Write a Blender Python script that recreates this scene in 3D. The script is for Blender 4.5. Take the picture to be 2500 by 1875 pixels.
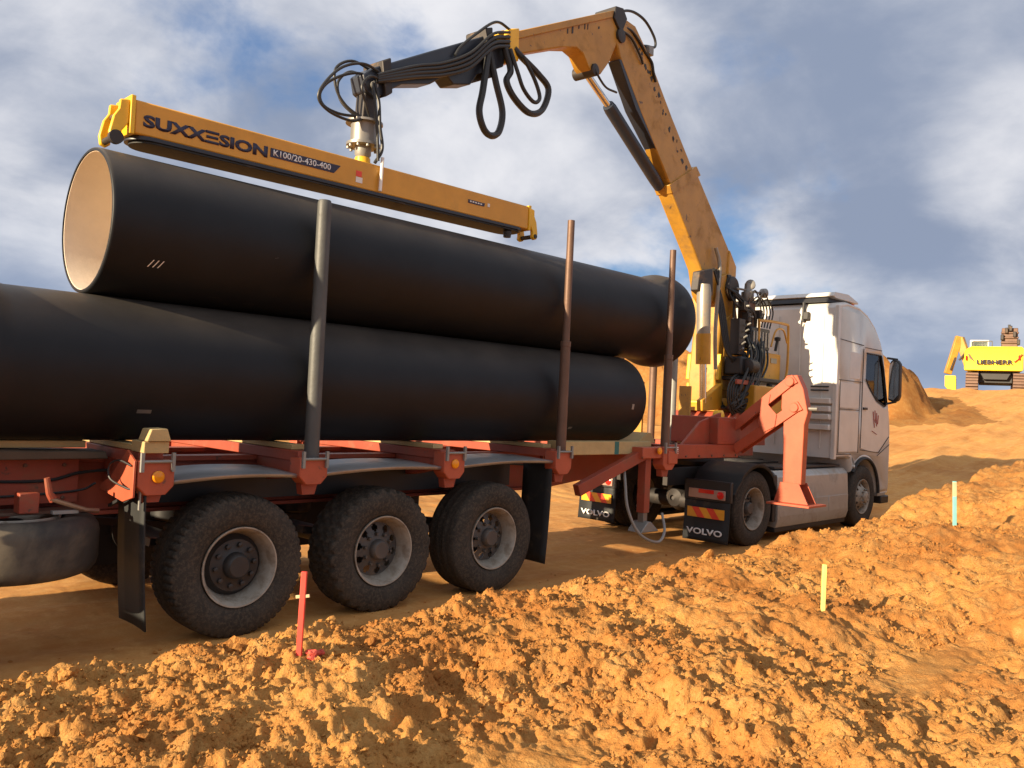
import bpy, math, random
import numpy as np
from mathutils import Vector, Matrix
from mathutils.geometry import tessellate_polygon
random.seed(11)
rng = np.random.default_rng(11)
rad = math.radians
scene = bpy.context.scene
for o in list(bpy.data.objects):
    bpy.data.objects.remove(o)
col = scene.collection

# ------------------------------------------------------------------ camera, sky, sun, exposure
cam_d = bpy.data.cameras.new('camera')
cam = bpy.data.objects.new('camera', cam_d)
col.objects.link(cam)
scene.camera = cam
cam_d.sensor_width = 36
cam_d.lens = 36 * 2035.55 / 2500
cam_d.clip_start = 0.05
cam_d.clip_end = 3000
YAW, PIT, ROL = rad(45.293), rad(1.332), rad(2.741)
f_ = Vector((math.sin(YAW) * math.cos(PIT), math.cos(YAW) * math.cos(PIT), math.sin(PIT)))
r_ = Vector((math.cos(YAW), -math.sin(YAW), 0))
u_ = r_.cross(f_)
r2 = r_ * math.cos(ROL) + u_ * math.sin(ROL)
u2 = u_ * math.cos(ROL) - r_ * math.sin(ROL)
cam.matrix_world = Matrix(((r2.x, u2.x, -f_.x, -3.0621), (r2.y, u2.y, -f_.y, -5.7787), (r2.z, u2.z, -f_.z, 1.8399), (0, 0, 0, 1)))

SUN_AZ, SUN_EL = rad(5.9), rad(15.3)       # azimuth measured from -X towards +Y
sun_dir = Vector((-math.cos(SUN_AZ) * math.cos(SUN_EL), math.sin(SUN_AZ) * math.cos(SUN_EL), math.sin(SUN_EL)))
sd = bpy.data.lights.new('sun', 'SUN')
sd.energy = 5.0
sd.angle = rad(0.55)
sd.color = (1.0, 0.80, 0.54)
so = bpy.data.objects.new('sun', sd)
col.objects.link(so)
so.rotation_euler = sun_dir.to_track_quat('Z', 'Y').to_euler()
so.location = (-20, 5, 20)

scene.view_settings.view_transform = 'Standard'
scene.view_settings.look = 'None'
scene.view_settings.exposure = 1.1
scene.view_settings.gamma = 1
scene.view_settings.use_curve_mapping = False

world = bpy.data.worlds.new('World')
scene.world = world
world.use_nodes = True
nt = world.node_tree
nt.nodes.clear()


def nd(tree, t, **kw):
    n = tree.nodes.new(t)
    for k, v in kw.items():
        setattr(n, k, v)
    return n


def mth(tree, op, a, b=None, clamp=False):
    n = tree.nodes.new('ShaderNodeMath')
    n.operation = op
    n.use_clamp = clamp
    for i, s in enumerate((a, b)):
        if s is None:
            continue
        if isinstance(s, (int, float)):
            n.inputs[i].default_value = s
        else:
            tree.links.new(s, n.inputs[i])
    return n.outputs[0]


def mapr(tree, val, a, b, c=0.0, d=1.0, smooth=True):
    n = tree.nodes.new('ShaderNodeMapRange')
    n.interpolation_type = 'SMOOTHSTEP' if smooth else 'LINEAR'
    tree.links.new(val, n.inputs[0])
    for i, v in zip((1, 2, 3, 4), (a, b, c, d)):
        n.inputs[i].default_value = v
    return n.outputs[0]


def mixc(tree, fac, a, b, blend='MIX'):
    n = tree.nodes.new('ShaderNodeMix')
    n.data_type = 'RGBA'
    n.blend_type = blend
    for s, i in ((fac, 0), (a, 6), (b, 7)):
        if isinstance(s, (int, float)):
            n.inputs[i].default_value = s
        elif isinstance(s, tuple):
            n.inputs[i].default_value = (*s, 1)
        else:
            tree.links.new(s, n.inputs[i])
    return n.outputs[2]


def noise(tree, vec, scale, detail=4, rough=0.55, dist=0.0, out=0):
    n = tree.nodes.new('ShaderNodeTexNoise')
    n.inputs['Scale'].default_value = scale
    n.inputs['Detail'].default_value = detail
    n.inputs['Roughness'].default_value = rough
    n.inputs['Distortion'].default_value = dist
    tree.links.new(vec, n.inputs['Vector'])
    return n.outputs[out]


sky = nd(nt, 'ShaderNodeTexSky', sky_type='NISHITA')
sky.sun_disc = False
sky.sun_elevation = SUN_EL
sky.sun_rotation = math.atan2(sun_dir.x, sun_dir.y)
sky.air_density = 1.0
sky.dust_density = 0.3
sky.ozone_density = 2.5
tc = nd(nt, 'ShaderNodeTexCoord')
sep = nd(nt, 'ShaderNodeSeparateXYZ')
nt.links.new(tc.outputs['Generated'], sep.inputs[0])
zz = mth(nt, 'ADD', mth(nt, 'MAXIMUM', sep.outputs[2], 0.0), 0.42)
cu = mth(nt, 'DIVIDE', sep.outputs[0], zz)
cv = mth(nt, 'DIVIDE', sep.outputs[1], zz)
cmb = nd(nt, 'ShaderNodeCombineXYZ')
nt.links.new(cu, cmb.inputs[0])
nt.links.new(cv, cmb.inputs[1])
cmb.inputs[2].default_value = 7.3
cvec = cmb.outputs[0]


def voff(v, o):
    n = nd(nt, 'ShaderNodeVectorMath', operation='ADD')
    nt.links.new(v, n.inputs[0])
    n.inputs[1].default_value = o
    return n.outputs[0]


n_big = noise(nt, cvec, 1.1, 2, 0.5, 0.15)
n_med = noise(nt, cvec, 3.2, 10, 0.55, 0.15)
n_sum = mth(nt, 'ADD', mth(nt, 'MULTIPLY', n_big, 0.55), mth(nt, 'MULTIPLY', n_med, 0.45))
cover = mapr(nt, n_sum, 0.355, 0.455)
# dense cores turn slate grey, thin rims stay white
n_thk = noise(nt, voff(cvec, (3.1, 1.7, 2.0)), 1.15, 2, 0.5, 0.2)
n_puf = noise(nt, voff(cvec, (-2.0, 5.2, 7.0)), 4.0, 9, 0.55, 0.2)
thk = mth(nt, 'ADD', mth(nt, 'MULTIPLY', n_thk, 0.66), mth(nt, 'MULTIPLY', n_puf, 0.34))
shade = mapr(nt, thk, 0.40, 0.62)
cloud = mixc(nt, shade, (6.7, 6.7, 7.0), (2.2, 2.65, 3.65))
blue = mixc(nt, 0.55, sky.outputs[0], (0.8, 1.9, 4.4))
low = mapr(nt, sep.outputs[2], 0.0, 0.22, 0.75, 0.0)
blue = mixc(nt, low, blue, (2.2, 3.4, 5.2))
cloud = mixc(nt, mth(nt, 'MULTIPLY', low, 0.65), cloud, (2.5, 3.3, 4.8))
skymix = mixc(nt, cover, blue, cloud)
bg = nd(nt, 'ShaderNodeBackground')
bg.inputs[1].default_value = 0.06
nt.links.new(skymix, bg.inputs[0])
wo = nd(nt, 'ShaderNodeOutputWorld')
nt.links.new(bg.outputs[0], wo.inputs[0])

# ------------------------------------------------------------------ materials
DUST = (0.36, 0.215, 0.105)


def M(name, c, rough=0.5, metal=0.0, dirt=0.0, dcol=DUST, dscale=2.5, bump=0.0, bscale=30.0, var=0.12, spec=0.5,
      scratch=None, streak=0.0):
    m = bpy.data.materials.new(name)
    m.use_nodes = True
    t = m.node_tree
    b = t.nodes['Principled BSDF']
    tcn = nd(t, 'ShaderNodeTexCoord')
    vec = tcn.outputs['Object']
    n1 = noise(t, vec, 3.0, 5, 0.6)
    lo = tuple(x * (1 - var) for x in c)
    hi = tuple(min(1, x * (1 + var)) for x in c)
    colr = mixc(t, mapr(t, n1, 0.3, 0.7), lo, hi)
    rgh = None
    if scratch:
        ns = noise(t, vec, 9.0, 8, 0.7, 0.5)
        colr = mixc(t, mapr(t, ns, 0.62, 0.68), colr, scratch)
    if dirt > 0:
        nz = noise(t, vec, dscale, 8, 0.65, 0.3)
        k = mapr(t, nz, 0.72 - 0.5 * dirt, 0.86 - 0.32 * dirt)
        k = mth(t, 'MULTIPLY', k, 0.35 + 0.55 * dirt)
        colr = mixc(t, k, colr, dcol)
        rgh = mth(t, 'ADD', mth(t, 'MULTIPLY', k, 0.9 - rough), rough, True)
    t.links.new(colr, b.inputs['Base Color'])
    if rgh is not None:
        t.links.new(rgh, b.inputs['Roughness'])
    else:
        b.inputs['Roughness'].default_value = rough
    b.inputs['Metallic'].default_value = metal
    b.inputs['Specular IOR Level'].default_value = spec
    if bump > 0:
        nb = noise(t, vec, bscale, 6, 0.65)
        bp = nd(t, 'ShaderNodeBump')
        bp.inputs['Strength'].default_value = bump
        bp.inputs['Distance'].default_value = 0.01
        t.links.new(nb, bp.inputs['Height'])
        t.links.new(bp.outputs[0], b.inputs['Normal'])
    return m


mt = {}
mt['red'] = M('faded_red_paint', (0.31, 0.058, 0.028), 0.55, dirt=0.42, dcol=(0.22, 0.12, 0.065), dscale=5, bump=0.15, scratch=(0.10, 0.05, 0.035))
mt['red_bright'] = M('red_paint', (0.43, 0.088, 0.040), 0.5, dirt=0.16, dcol=(0.24, 0.12, 0.06), dscale=6, bump=0.1, scratch=(0.14, 0.06, 0.04))
mt['alu'] = M('dusty_aluminium', (0.42, 0.42, 0.42), 0.42, 0.6, dirt=0.4)
mt['rubber'] = M('tyre_rubber', (0.042, 0.037, 0.031), 0.9, dirt=0.6, dcol=(0.105, 0.080, 0.057), dscale=45, bump=0.4, bscale=90, spec=0.25, var=0.25)
mt['spare_rubber'] = M('dusty_bald_rubber', (0.040, 0.037, 0.034), 0.7, dirt=0.55, dcol=(0.17, 0.14, 0.10), dscale=1.6, bump=0.15, spec=0.3)
mt['flap'] = M('flap_rubber', (0.022, 0.024, 0.025), 0.6, dirt=0.35, dcol=(0.16, 0.11, 0.07), dscale=4, spec=0.35)
mt['rim'] = M('rim_paint', (0.36, 0.325, 0.27), 0.5, 0.15, dirt=0.6, dcol=(0.17, 0.12, 0.075), dscale=9)
mt['rim_dark'] = M('rim_dark_paint', (0.09, 0.085, 0.08), 0.5, 0.3, dirt=0.45, dcol=(0.20, 0.13, 0.07), dscale=7)
mt['hub'] = M('hub_iron', (0.055, 0.052, 0.05), 0.5, 0.5, dirt=0.3, dcol=(0.16, 0.1, 0.06))
mt['black'] = M('black_plastic', (0.018, 0.018, 0.019), 0.5, dirt=0.2)
mt['dark_steel'] = M('dark_steel', (0.045, 0.04, 0.038), 0.55, 0.4, dirt=0.35)
mt['galv'] = M('galvanised_steel', (0.27, 0.27, 0.25), 0.5, 0.25, dirt=0.3, dcol=(0.16, 0.13, 0.09), bump=0.15)
mt['stake_grey'] = M('worn_grey_stake', (0.085, 0.088, 0.085), 0.55, 0.2, dirt=0.3, dcol=(0.085, 0.07, 0.05), dscale=7, bump=0.2)
mt['boom'] = M('worn_boom_yellow', (0.43, 0.222, 0.028), 0.45, dirt=0.45, dcol=(0.20, 0.12, 0.05), dscale=3.5, bump=0.1, scratch=(0.06, 0.04, 0.03))
mt['rust'] = M('rusty_steel', (0.150, 0.088, 0.060), 0.55, 0.35, dirt=0.25, dcol=(0.12, 0.06, 0.04), bump=0.2)
mt['timber'] = M('sawn_timber', (0.50, 0.36, 0.16), 0.75, dirt=0.25, dcol=(0.24, 0.15, 0.07), bump=0.3)
mt['timber_dark'] = M('weathered_timber', (0.10, 0.075, 0.05), 0.8, dirt=0.3, bump=0.4)
mt['amber'] = M('amber_lens', (0.85, 0.30, 0.01), 0.2)
mt['redlens'] = M('red_lens', (0.70, 0.02, 0.015), 0.15)
mt['clearlens'] = M('pale_lens', (0.42, 0.25, 0.2), 0.2)
mt['white_paint'] = M('white_cab_paint', (0.62, 0.605, 0.565), 0.33, 0.1, dirt=0.0, var=0.06)
mt['silver'] = M('silver_skirt_paint', (0.44, 0.44, 0.42), 0.36, 0.4, dirt=0.5, dcol=(0.32, 0.24, 0.155), var=0.05)
mt['white'] = M('white_lettering', (0.78, 0.77, 0.74), 0.5)
mt['cream'] = M('cement_lining', (0.82, 0.71, 0.57), 0.85, dirt=0.2, dcol=(0.55, 0.42, 0.3), bump=0.2, var=0.06)
mt['yellow'] = M('crane_yellow', (0.52, 0.255, 0.018), 0.42, dirt=0.38, dcol=(0.30, 0.17, 0.07), bump=0.1, scratch=(0.12, 0.07, 0.04))
mt['yellow_clean'] = M('bright_yellow', (0.78, 0.46, 0.02), 0.38, dirt=0.12)
mt['lifter'] = M('lifter_orange_yellow', (0.64, 0.315, 0.034), 0.42, dirt=0.2, dcol=(0.40, 0.24, 0.09), dscale=1.5, var=0.08)
mt['exc'] = M('excavator_yellow', (0.85, 0.62, 0.02), 0.35, dirt=0.1)
mt['navy'] = M('dark_blue_print', (0.022, 0.022, 0.055), 0.5)
mt['charcoal'] = M('charcoal_boom_paint', (0.020, 0.026, 0.040), 0.42, dirt=0.15)
mt['hose'] = M('hose_rubber', (0.026, 0.027, 0.027), 0.45, dirt=0.2, spec=0.4)
mt['chrome'] = M('chrome_rod', (0.75, 0.74, 0.72), 0.12, 1.0)
mt['grey_cyl'] = M('grey_cylinder', (0.30, 0.27, 0.22), 0.4, 0.4, dirt=0.35)
mt['grey'] = M('grey_metal', (0.24, 0.23, 0.21), 0.45, 0.5, dirt=0.25)
mt['chev_r'] = M('reflective_red', (0.75, 0.06, 0.03), 0.3)
mt['chev_y'] = M('reflective_yellow', (0.80, 0.36, 0.03), 0.3)
mt['peg_red'] = M('fluorescent_red_paint', (0.80, 0.075, 0.05), 0.6, dirt=0.18, dscale=9, var=0.1)
mt['peg_yel'] = M('lime_painted_wood', (0.62, 0.68, 0.20), 0.65, dirt=0.25, dscale=9, var=0.12)
mt['peg_blue'] = M('turquoise_painted_wood', (0.22, 0.55, 0.52), 0.6, var=0.15)
mt['wood_raw'] = M('raw_peg_wood', (0.62, 0.48, 0.28), 0.7)
mt['logo_red'] = M('logo_red_print', (0.40, 0.06, 0.04), 0.5)
mt['seat'] = M('seat_fabric', (0.03, 0.03, 0.035), 0.8)
mt['green'] = M('green_end_paint', (0.03, 0.16, 0.14), 0.6)
mt['hill'] = M('far_woodland', (0.035, 0.055, 0.065), 0.9, var=0.3)


def pipe_mat():
    m = M('black_pipe_coating', (0.0105, 0.0120, 0.0150), 0.50, dirt=0.3, dcol=(0.022, 0.021, 0.021), dscale=0.9, bump=0.05, bscale=8, spec=0.26)
    t = m.node_tree
    b = t.nodes['Principled BSDF']
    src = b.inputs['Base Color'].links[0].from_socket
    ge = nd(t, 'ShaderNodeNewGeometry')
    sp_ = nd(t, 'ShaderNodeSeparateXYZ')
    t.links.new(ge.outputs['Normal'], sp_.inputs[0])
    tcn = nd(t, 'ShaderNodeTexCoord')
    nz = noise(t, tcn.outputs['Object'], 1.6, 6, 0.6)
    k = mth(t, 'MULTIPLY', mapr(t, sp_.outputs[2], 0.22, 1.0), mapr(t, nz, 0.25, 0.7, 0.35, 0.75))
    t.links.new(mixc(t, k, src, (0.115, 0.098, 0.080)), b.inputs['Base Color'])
    return m


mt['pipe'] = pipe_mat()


def glass_mat():
    m = bpy.data.materials.new('cab_glass')
    m.use_nodes = True
    t = m.node_tree
    t.nodes.clear()
    out = nd(t, 'ShaderNodeOutputMaterial')
    tr = nd(t, 'ShaderNodeBsdfTransparent')
    tr.inputs[0].default_value = (0.62, 0.66, 0.64, 1)
    gl = nd(t, 'ShaderNodeBsdfGlossy')
    gl.inputs['Roughness'].default_value = 0.03
    fr = nd(t, 'ShaderNodeFresnel')
    fr.inputs[0].default_value = 1.5
    mx = nd(t, 'ShaderNodeMixShader')
    t.links.new(fr.outputs[0], mx.inputs[0])
    t.links.new(tr.outputs[0], mx.inputs[1])
    t.links.new(gl.outputs[0], mx.inputs[2])
    t.links.new(mx.outputs[0], out.inputs[0])
    return m


mt['glass'] = glass_mat()


def soil_mat(name, road=False, tone=1.0):
    m = bpy.data.materials.new(name)
    m.use_nodes = True
    t = m.node_tree
    b = t.nodes['Principled BSDF']
    tcn = nd(t, 'ShaderNodeTexCoord')
    vec = tcn.outputs['Object']
    n1 = noise(t, vec, 0.9, 6, 0.6, 0.3)
    n2 = noise(t, vec, 7.0, 8, 0.7)
    n3 = noise(t, vec, 55.0, 4, 0.7)
    c = mixc(t, mapr(t, n1, 0.35, 0.66), (0.56, 0.275, 0.078), (0.46, 0.195, 0.052))
    c = mixc(t, mth(t, 'MULTIPLY', mapr(t, n2, 0.42, 0.72), 0.65), c, (0.68, 0.41, 0.15))
    c = mixc(t, mth(t, 'MULTIPLY', mapr(t, n3, 0.35, 0.75), 0.45), c, (0.38, 0.165, 0.045))
    n0 = noise(t, vec, 0.45, 4, 0.55, 0.6)
    c = mixc(t, mth(t, 'MULTIPLY', mapr(t, n0, 0.50, 0.66), 0.55), c, (0.33, 0.125, 0.030))
    n5 = noise(t, vec, 2.3, 6, 0.65, 0.4)
    c = mixc(t, mth(t, 'MULTIPLY', mapr(t, n5, 0.60, 0.74), 0.5), c, (0.24, 0.105, 0.035))
    if road:
        mp = nd(t, 'ShaderNodeMapping')
        mp.inputs['Scale'].default_value = (0.25, 3.5, 1.0)
        t.links.new(vec, mp.inputs[0])
        n4 = noise(t, mp.outputs[0], 1.6, 6, 0.6)
        c = mixc(t, mth(t, 'MULTIPLY', mapr(t, n4, 0.35, 0.7), 0.55), c, (0.52, 0.285, 0.10))
    c = mixc(t, 1.0, c, (tone, tone * (0.98 if tone < 1 else 1), tone * (0.94 if tone < 1 else 1)), 'MULTIPLY')
    t.links.new(c, b.inputs['Base Color'])
    b.inputs['Roughness'].default_value = 0.95
    b.inputs['Specular IOR Level'].default_value = 0.15
    bp = nd(t, 'ShaderNodeBump')
    bp.inputs['Strength'].default_value = 0.9 if not road else 0.5
    bp.inputs['Distance'].default_value = 0.016 if not road else 0.006
    nb = noise(t, vec, 45.0, 8, 0.72)
    vo = nd(t, 'ShaderNodeTexVoronoi')
    vo.inputs['Scale'].default_value = 75.0
    t.links.new(vec, vo.inputs['Vector'])
    hh = mth(t, 'SUBTRACT', nb, mth(t, 'MULTIPLY', vo.outputs['Distance'], 0.0 if road else 0.25))
    t.links.new(hh, bp.inputs['Height'])
    t.links.new(bp.outputs[0], b.inputs['Normal'])
    return m


mt['soil'] = soil_mat('loose_clay_soil', tone=0.88)  # tone lowered for freshly dug earth and for painted-in self-shadow between crumbs
mt['soil_heap'] = soil_mat('moist_spoil', tone=0.66)
mt['soil_road'] = soil_mat('compacted_clay', road=True, tone=1.08)


# ------------------------------------------------------------------ mesh helpers
def root_loc(o):
    v = Vector((0, 0, 0))
    while o is not None:
        v = v + o.location
        o = o.parent
    return v


def catmull(pts, n=8):
    P = [Vector(q) for q in pts]
    P = [P[0] * 2 - P[1]] + P + [P[-1] * 2 - P[-2]]
    out = []
    for i in range(1, len(P) - 2):
        a, b, c, d = P[i - 1:i + 3]
        for k in range(n):
            s = k / n
            out.append(0.5 * ((2 * b) + (c - a) * s + (2 * a - 5 * b + 4 * c - d) * s * s + (3 * b - a - 3 * c + d) * s ** 3))
    out.append(P[-2])
    return out


class MB:
    def __init__(self):
        self.v, self.f = [], []

    def add(self, verts, faces):
        o = len(self.v)
        self.v += [tuple(q) for q in verts]
        self.f += [tuple(i + o for i in q) for q in faces]
        return self

    def hexa(self, p):
        return self.add(p, [(0, 3, 2, 1), (4, 5, 6, 7), (0, 1, 5, 4), (1, 2, 6, 5), (2, 3, 7, 6), (3, 0, 4, 7)])

    def box(self, x0, x1, y0, y1, z0, z1):
        return self.hexa([(x0, y0, z0), (x1, y0, z0), (x1, y1, z0), (x0, y1, z0), (x0, y0, z1), (x1, y0, z1), (x1, y1, z1), (x0, y1, z1)])

    def beam(self, p, q, w, h, up=(0, 0, 1)):
        p, q = Vector(p), Vector(q)
        d = (q - p).normalized()
        s = d.cross(Vector(up)).normalized() * (w / 2)
        t = s.cross(d).normalized() * (h / 2)
        return self.hexa([p - s - t, p + s - t, p + s + t, p - s + t, q - s - t, q + s - t, q + s + t, q - s + t])

    def tube(self, pts, r, n=10, caps=True):
        P = [Vector(q) for q in pts]
        rs = r if isinstance(r, (list, tuple)) else [r] * len(P)
        d0 = (P[1] - P[0]).normalized()
        up = Vector((0, 0, 1)) if abs(d0.z) < 0.9 else Vector((1, 0, 0))
        a = d0.cross(up).normalized()
        vs, fs = [], []
        for i, q in enumerate(P):
            d = (P[min(i + 1, len(P) - 1)] - P[max(i - 1, 0)]).normalized()
            a = (a - d * a.dot(d)).normalized()
            b = d.cross(a)
            for k in range(n):
                th = 2 * math.pi * k / n
                vs.append(q + (a * math.cos(th) + b * math.sin(th)) * rs[i])
        for i in range(len(P) - 1):
            for k in range(n):
                k2 = (k + 1) % n
                fs.append((i * n + k, i * n + k2, (i + 1) * n + k2, (i + 1) * n + k))
        if caps:
            fs.append(tuple(range(n))[::-1])
            fs.append(tuple((len(P) - 1) * n + k for k in range(n)))
        return self.add(vs, fs)

    def lathe(self, prof, origin, axis, n=32, cap0=False, cap1=False):
        """prof: list of (distance along axis, radius)"""
        ax = Vector(axis).normalized()
        a = ax.orthogonal().normalized()
        b = ax.cross(a)
        o = Vector(origin)
        vs, fs = [], []
        for (t, r) in prof:
            for k in range(n):
                th = 2 * math.pi * k / n
                vs.append(o + ax * t + (a * math.cos(th) + b * math.sin(th)) * r)
        for i in range(len(prof) - 1):
            for k in range(n):
                k2 = (k + 1) % n
                fs.append((i * n + k, i * n + k2, (i + 1) * n + k2, (i + 1) * n + k))
        if cap0:
            fs.append(tuple(range(n))[::-1])
        if cap1:
            fs.append(tuple((len(prof) - 1) * n + k for k in range(n)))
        return self.add(vs, fs)

    def prism(self, poly, fn0, fn1):
        """poly of 2-D points, fn0 / fn1 map (u, v) to the two end positions"""
        n = len(poly)
        vs = [fn0(*q) for q in poly] + [fn1(*q) for q in poly]
        tri = tessellate_polygon([[Vector((q[0], q[1], 0)) for q in poly]])
        fs = [tuple(t) for t in tri] + [tuple(i + n for i in t[::-1]) for t in tri]
        fs += [(i, (i + 1) % n, n + (i + 1) % n, n + i) for i in range(n)]
        return self.add(vs, fs)

    def build(self, name, m, parent=None, bevel=0.0, ang=35, local=False):
        o0 = Vector((0, 0, 0)) if local else root_loc(parent)
        me = bpy.data.meshes.new(name)
        me.from_pydata([(q[0] - o0.x, q[1] - o0.y, q[2] - o0.z) for q in self.v], [], self.f)
        me.validate()
        import bmesh
        bm = bmesh.new()
        bm.from_mesh(me)
        bmesh.ops.recalc_face_normals(bm, faces=bm.faces)
        bm.to_mesh(me)
        bm.free()
        me.shade_smooth()
        me.set_sharp_from_angle(angle=rad(ang))
        me.materials.append(mt[m] if isinstance(m, str) else m)
        ob = bpy.data.objects.new(name, me)
        col.objects.link(ob)
        ob.parent = parent
        if bevel > 0:
            bv = ob.modifiers.new('bevel', 'BEVEL')
            bv.width = bevel
            bv.segments = 2
            bv.limit_method = 'ANGLE'
            bv.angle_limit = rad(35)
        return ob


def tag(o, label, cat, group=None):
    o['label'] = label
    o['category'] = cat
    if group:
        o['group'] = group
    return o


def thing(name, label, cat, loc, group=None):
    o = bpy.data.objects.new(name, None)
    o.empty_display_size = 0.3
    o.location = loc
    col.objects.link(o)
    return tag(o, label, cat, group)


def clone(o, parent, loc, rot=None):
    c = o.copy()
    col.objects.link(c)
    c.parent = parent
    c.location = loc
    if rot is not None:
        c.rotation_euler = rot
    return c


def text_part(s, name, m, parent, origin, U, V, width, height, depth=0.003, bold=0.03, shear=0.0, label=None):
    """lettering as thin solid glyphs: origin is the lower left corner, U and V unit vectors"""
    cu_ = bpy.data.curves.new(name, 'FONT')
    cu_.body = s
    cu_.offset = bold
    cu_.shear = shear
    cu_.resolution_u = 3
    tmp = bpy.data.objects.new(name, cu_)
    col.objects.link(tmp)
    dg = bpy.context.evaluated_depsgraph_get()
    dg.update()
    me0 = bpy.data.meshes.new_from_object(tmp.evaluated_get(dg))
    vs = [v.co.copy() for v in me0.vertices]
    fs = [tuple(p.vertices) for p in me0.polygons]
    bpy.data.objects.remove(tmp)
    x0, x1 = min(v.x for v in vs), max(v.x for v in vs)
    y0, y1 = min(v.y for v in vs), max(v.y for v in vs)
    U, V, O = Vector(U), Vector(V), Vector(origin)
    b = MB()
    b.add([O + U * ((v.x - x0) / (x1 - x0) * width) + V * ((v.y - y0) / (y1 - y0) * height) for v in vs], fs)
    o = b.build(name, m, parent)
    sol = o.modifiers.new('solid', 'SOLIDIFY')
    sol.thickness = depth
    sol.offset = 0
    if label:
        o['label'] = label
    return o


# ------------------------------------------------------------------ terrain
def _hash(ix, iy, seed):
    h = (ix.astype(np.int64) * 374761393 + iy.astype(np.int64) * 668265263 + seed * 1274126177) & 0xFFFFFFFF
    h = ((h ^ (h >> 13)) * 1274126177) & 0xFFFFFFFF
    h = h ^ (h >> 16)
    return (h & 0xFFFFFF) / float(0x1000000)


def pnoise(x, y, seed=0):
    ix, iy = np.floor(x), np.floor(y)
    fx, fy = x - ix, y - iy
    u, v = fx * fx * fx * (fx * (fx * 6 - 15) + 10), fy * fy * fy * (fy * (fy * 6 - 15) + 10)

    def g(dx, dy):
        a = _hash(ix + dx, iy + dy, seed) * 2 * np.pi
        return np.cos(a) * (fx - dx) + np.sin(a) * (fy - dy)
    return ((g(0, 0) * (1 - u) + g(1, 0) * u) * (1 - v) + (g(0, 1) * (1 - u) + g(1, 1) * u) * v) * 1.5


def fbm(x, y, f, octv, seed=0, gain=0.5):
    s, a = 0, 1.0
    for i in range(octv):
        s = s + a * pnoise(x * f, y * f, seed + i * 7)
        f *= 2.03
        a *= gain
    return s


def lumps(x, y, cell, seed):
    """field of rounded clods: 0 between them, up to ~1 on top"""
    wx = x + 0.25 * cell * pnoise(x / cell * 1.7, y / cell * 1.7, seed + 91)
    wy = y + 0.25 * cell * pnoise(x / cell * 1.7 + 9, y / cell * 1.7, seed + 92)
    gx, gy = wx / cell, wy / cell
    ix, iy = np.floor(gx), np.floor(gy)
    out = np.zeros_like(gx)
    for dx in (-1, 0, 1):
        for dy in (-1, 0, 1):
            jx, jy = ix + dx, iy + dy
            px, py = jx + _hash(jx, jy, seed), jy + _hash(jx, jy, seed + 1)
            sz = 0.25 + 0.55 * _hash(jx, jy, seed + 2) ** 2
            d2 = ((gx - px) ** 2 + (gy - py) ** 2) / (sz * sz)
            out = np.maximum(out, np.sqrt(np.clip(1 - d2, 0, 1)) * sz)
    return out


def facets(x, y, cell, seed):
    """broken, tilted block faces: a random height and tilt in every cell"""
    wx = x + 0.35 * cell * pnoise(x / cell * 1.3, y / cell * 1.3, seed + 51) + 0.12 * cell * pnoise(x / cell * 4, y / cell * 4, seed + 53)
    wy = y + 0.35 * cell * pnoise(x / cell * 1.3 + 7, y / cell * 1.3, seed + 52) + 0.12 * cell * pnoise(x / cell * 4 + 7, y / cell * 4, seed + 54)
    gx, gy = wx / cell, wy / cell
    ix, iy = np.floor(gx), np.floor(gy)
    best = np.full_like(gx, 1e9)
    sec = np.full_like(gx, 1e9)
    val = np.zeros_like(gx)
    for dx in (-1, 0, 1):
        for dy in (-1, 0, 1):
            jx, jy = ix + dx, iy + dy
            px, py = jx + _hash(jx, jy, seed), jy + _hash(jx, jy, seed + 1)
            ex, ey = gx - px, gy - py
            d2 = ex * ex + ey * ey
            v = (_hash(jx, jy, seed + 2) - 0.35) + ex * (_hash(jx, jy, seed + 3) - .5) * 1.6 + ey * (_hash(jx, jy, seed + 4) - .5) * 1.6
            closer = d2 < best
            sec = np.where(closer, best, np.minimum(sec, d2))
            val = np.where(closer, v, val)
            best = np.where(closer, d2, best)
    edge = np.sqrt(sec) - np.sqrt(best)
    return val * np.clip(edge / 0.18, 0, 1) - 0.35 * (1 - np.clip(edge / 0.12, 0, 1))


def sstep(a, b, x):
    t = np.clip((x - a) / (b - a), 0, 1)
    return t * t * (3 - 2 * t)


CTRL = np.array([(-6, -1.6, .5), (-3.2, -1.5, .38), (-2.2, -1.2, .30), (-1.3, -1.1, .27), (-.43, -1.5, .30), (.4, -1.3, .31), (1.9, -1.45, .34), (4.2, -1.6, .38),
                 (6.8, -2.1, .52), (10.2, -2.1, .90), (13.5, -1.9, 1.12), (17, -1.5, 1.22), (25, -1.2, 1.9), (36, 0, 3.8), (1.4, -2.4, .36), (3.1, -3.1, .38),
                 (6.5, -2.9, .74), (10, -4, 1.25), (5, -5, .72), (2.6, -3.95, .20), (3.2, -3.9, .22), (-.3, -3.1, .13), (0.2, -3.2, .14), (-1.2, -2.4, .30), (-2, -2.5, .26),
                 (1.0, -4.9, .30), (-3, -5.8, .20), (0, -4.5, .24), (-2.2, -3.6, .22), (1.2, -3.4, .34), (-5, -4, .3), (20, -6, 2.4), (15, -5, 1.9), (40, -8, 3.8), (0, -12, .3), (12, -12, 1.0)])


def mound_field(x, y):
    num, den = np.zeros_like(x), np.zeros_like(x)
    for cx, cy, h in CTRL:
        w = 1.0 / (((x - cx) ** 2 + (y - cy) ** 2) + 0.04) ** 1.6
        num += w * h
        den += w
    return num / den


EX = np.array([-12, -3, 0, 2, 4, 7, 10, 17, 30, 60.])
EY = np.array([-1.0, -.55, -.62, -.72, -.85, -1.15, -1.25, -.9, -.4, 0.])


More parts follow.
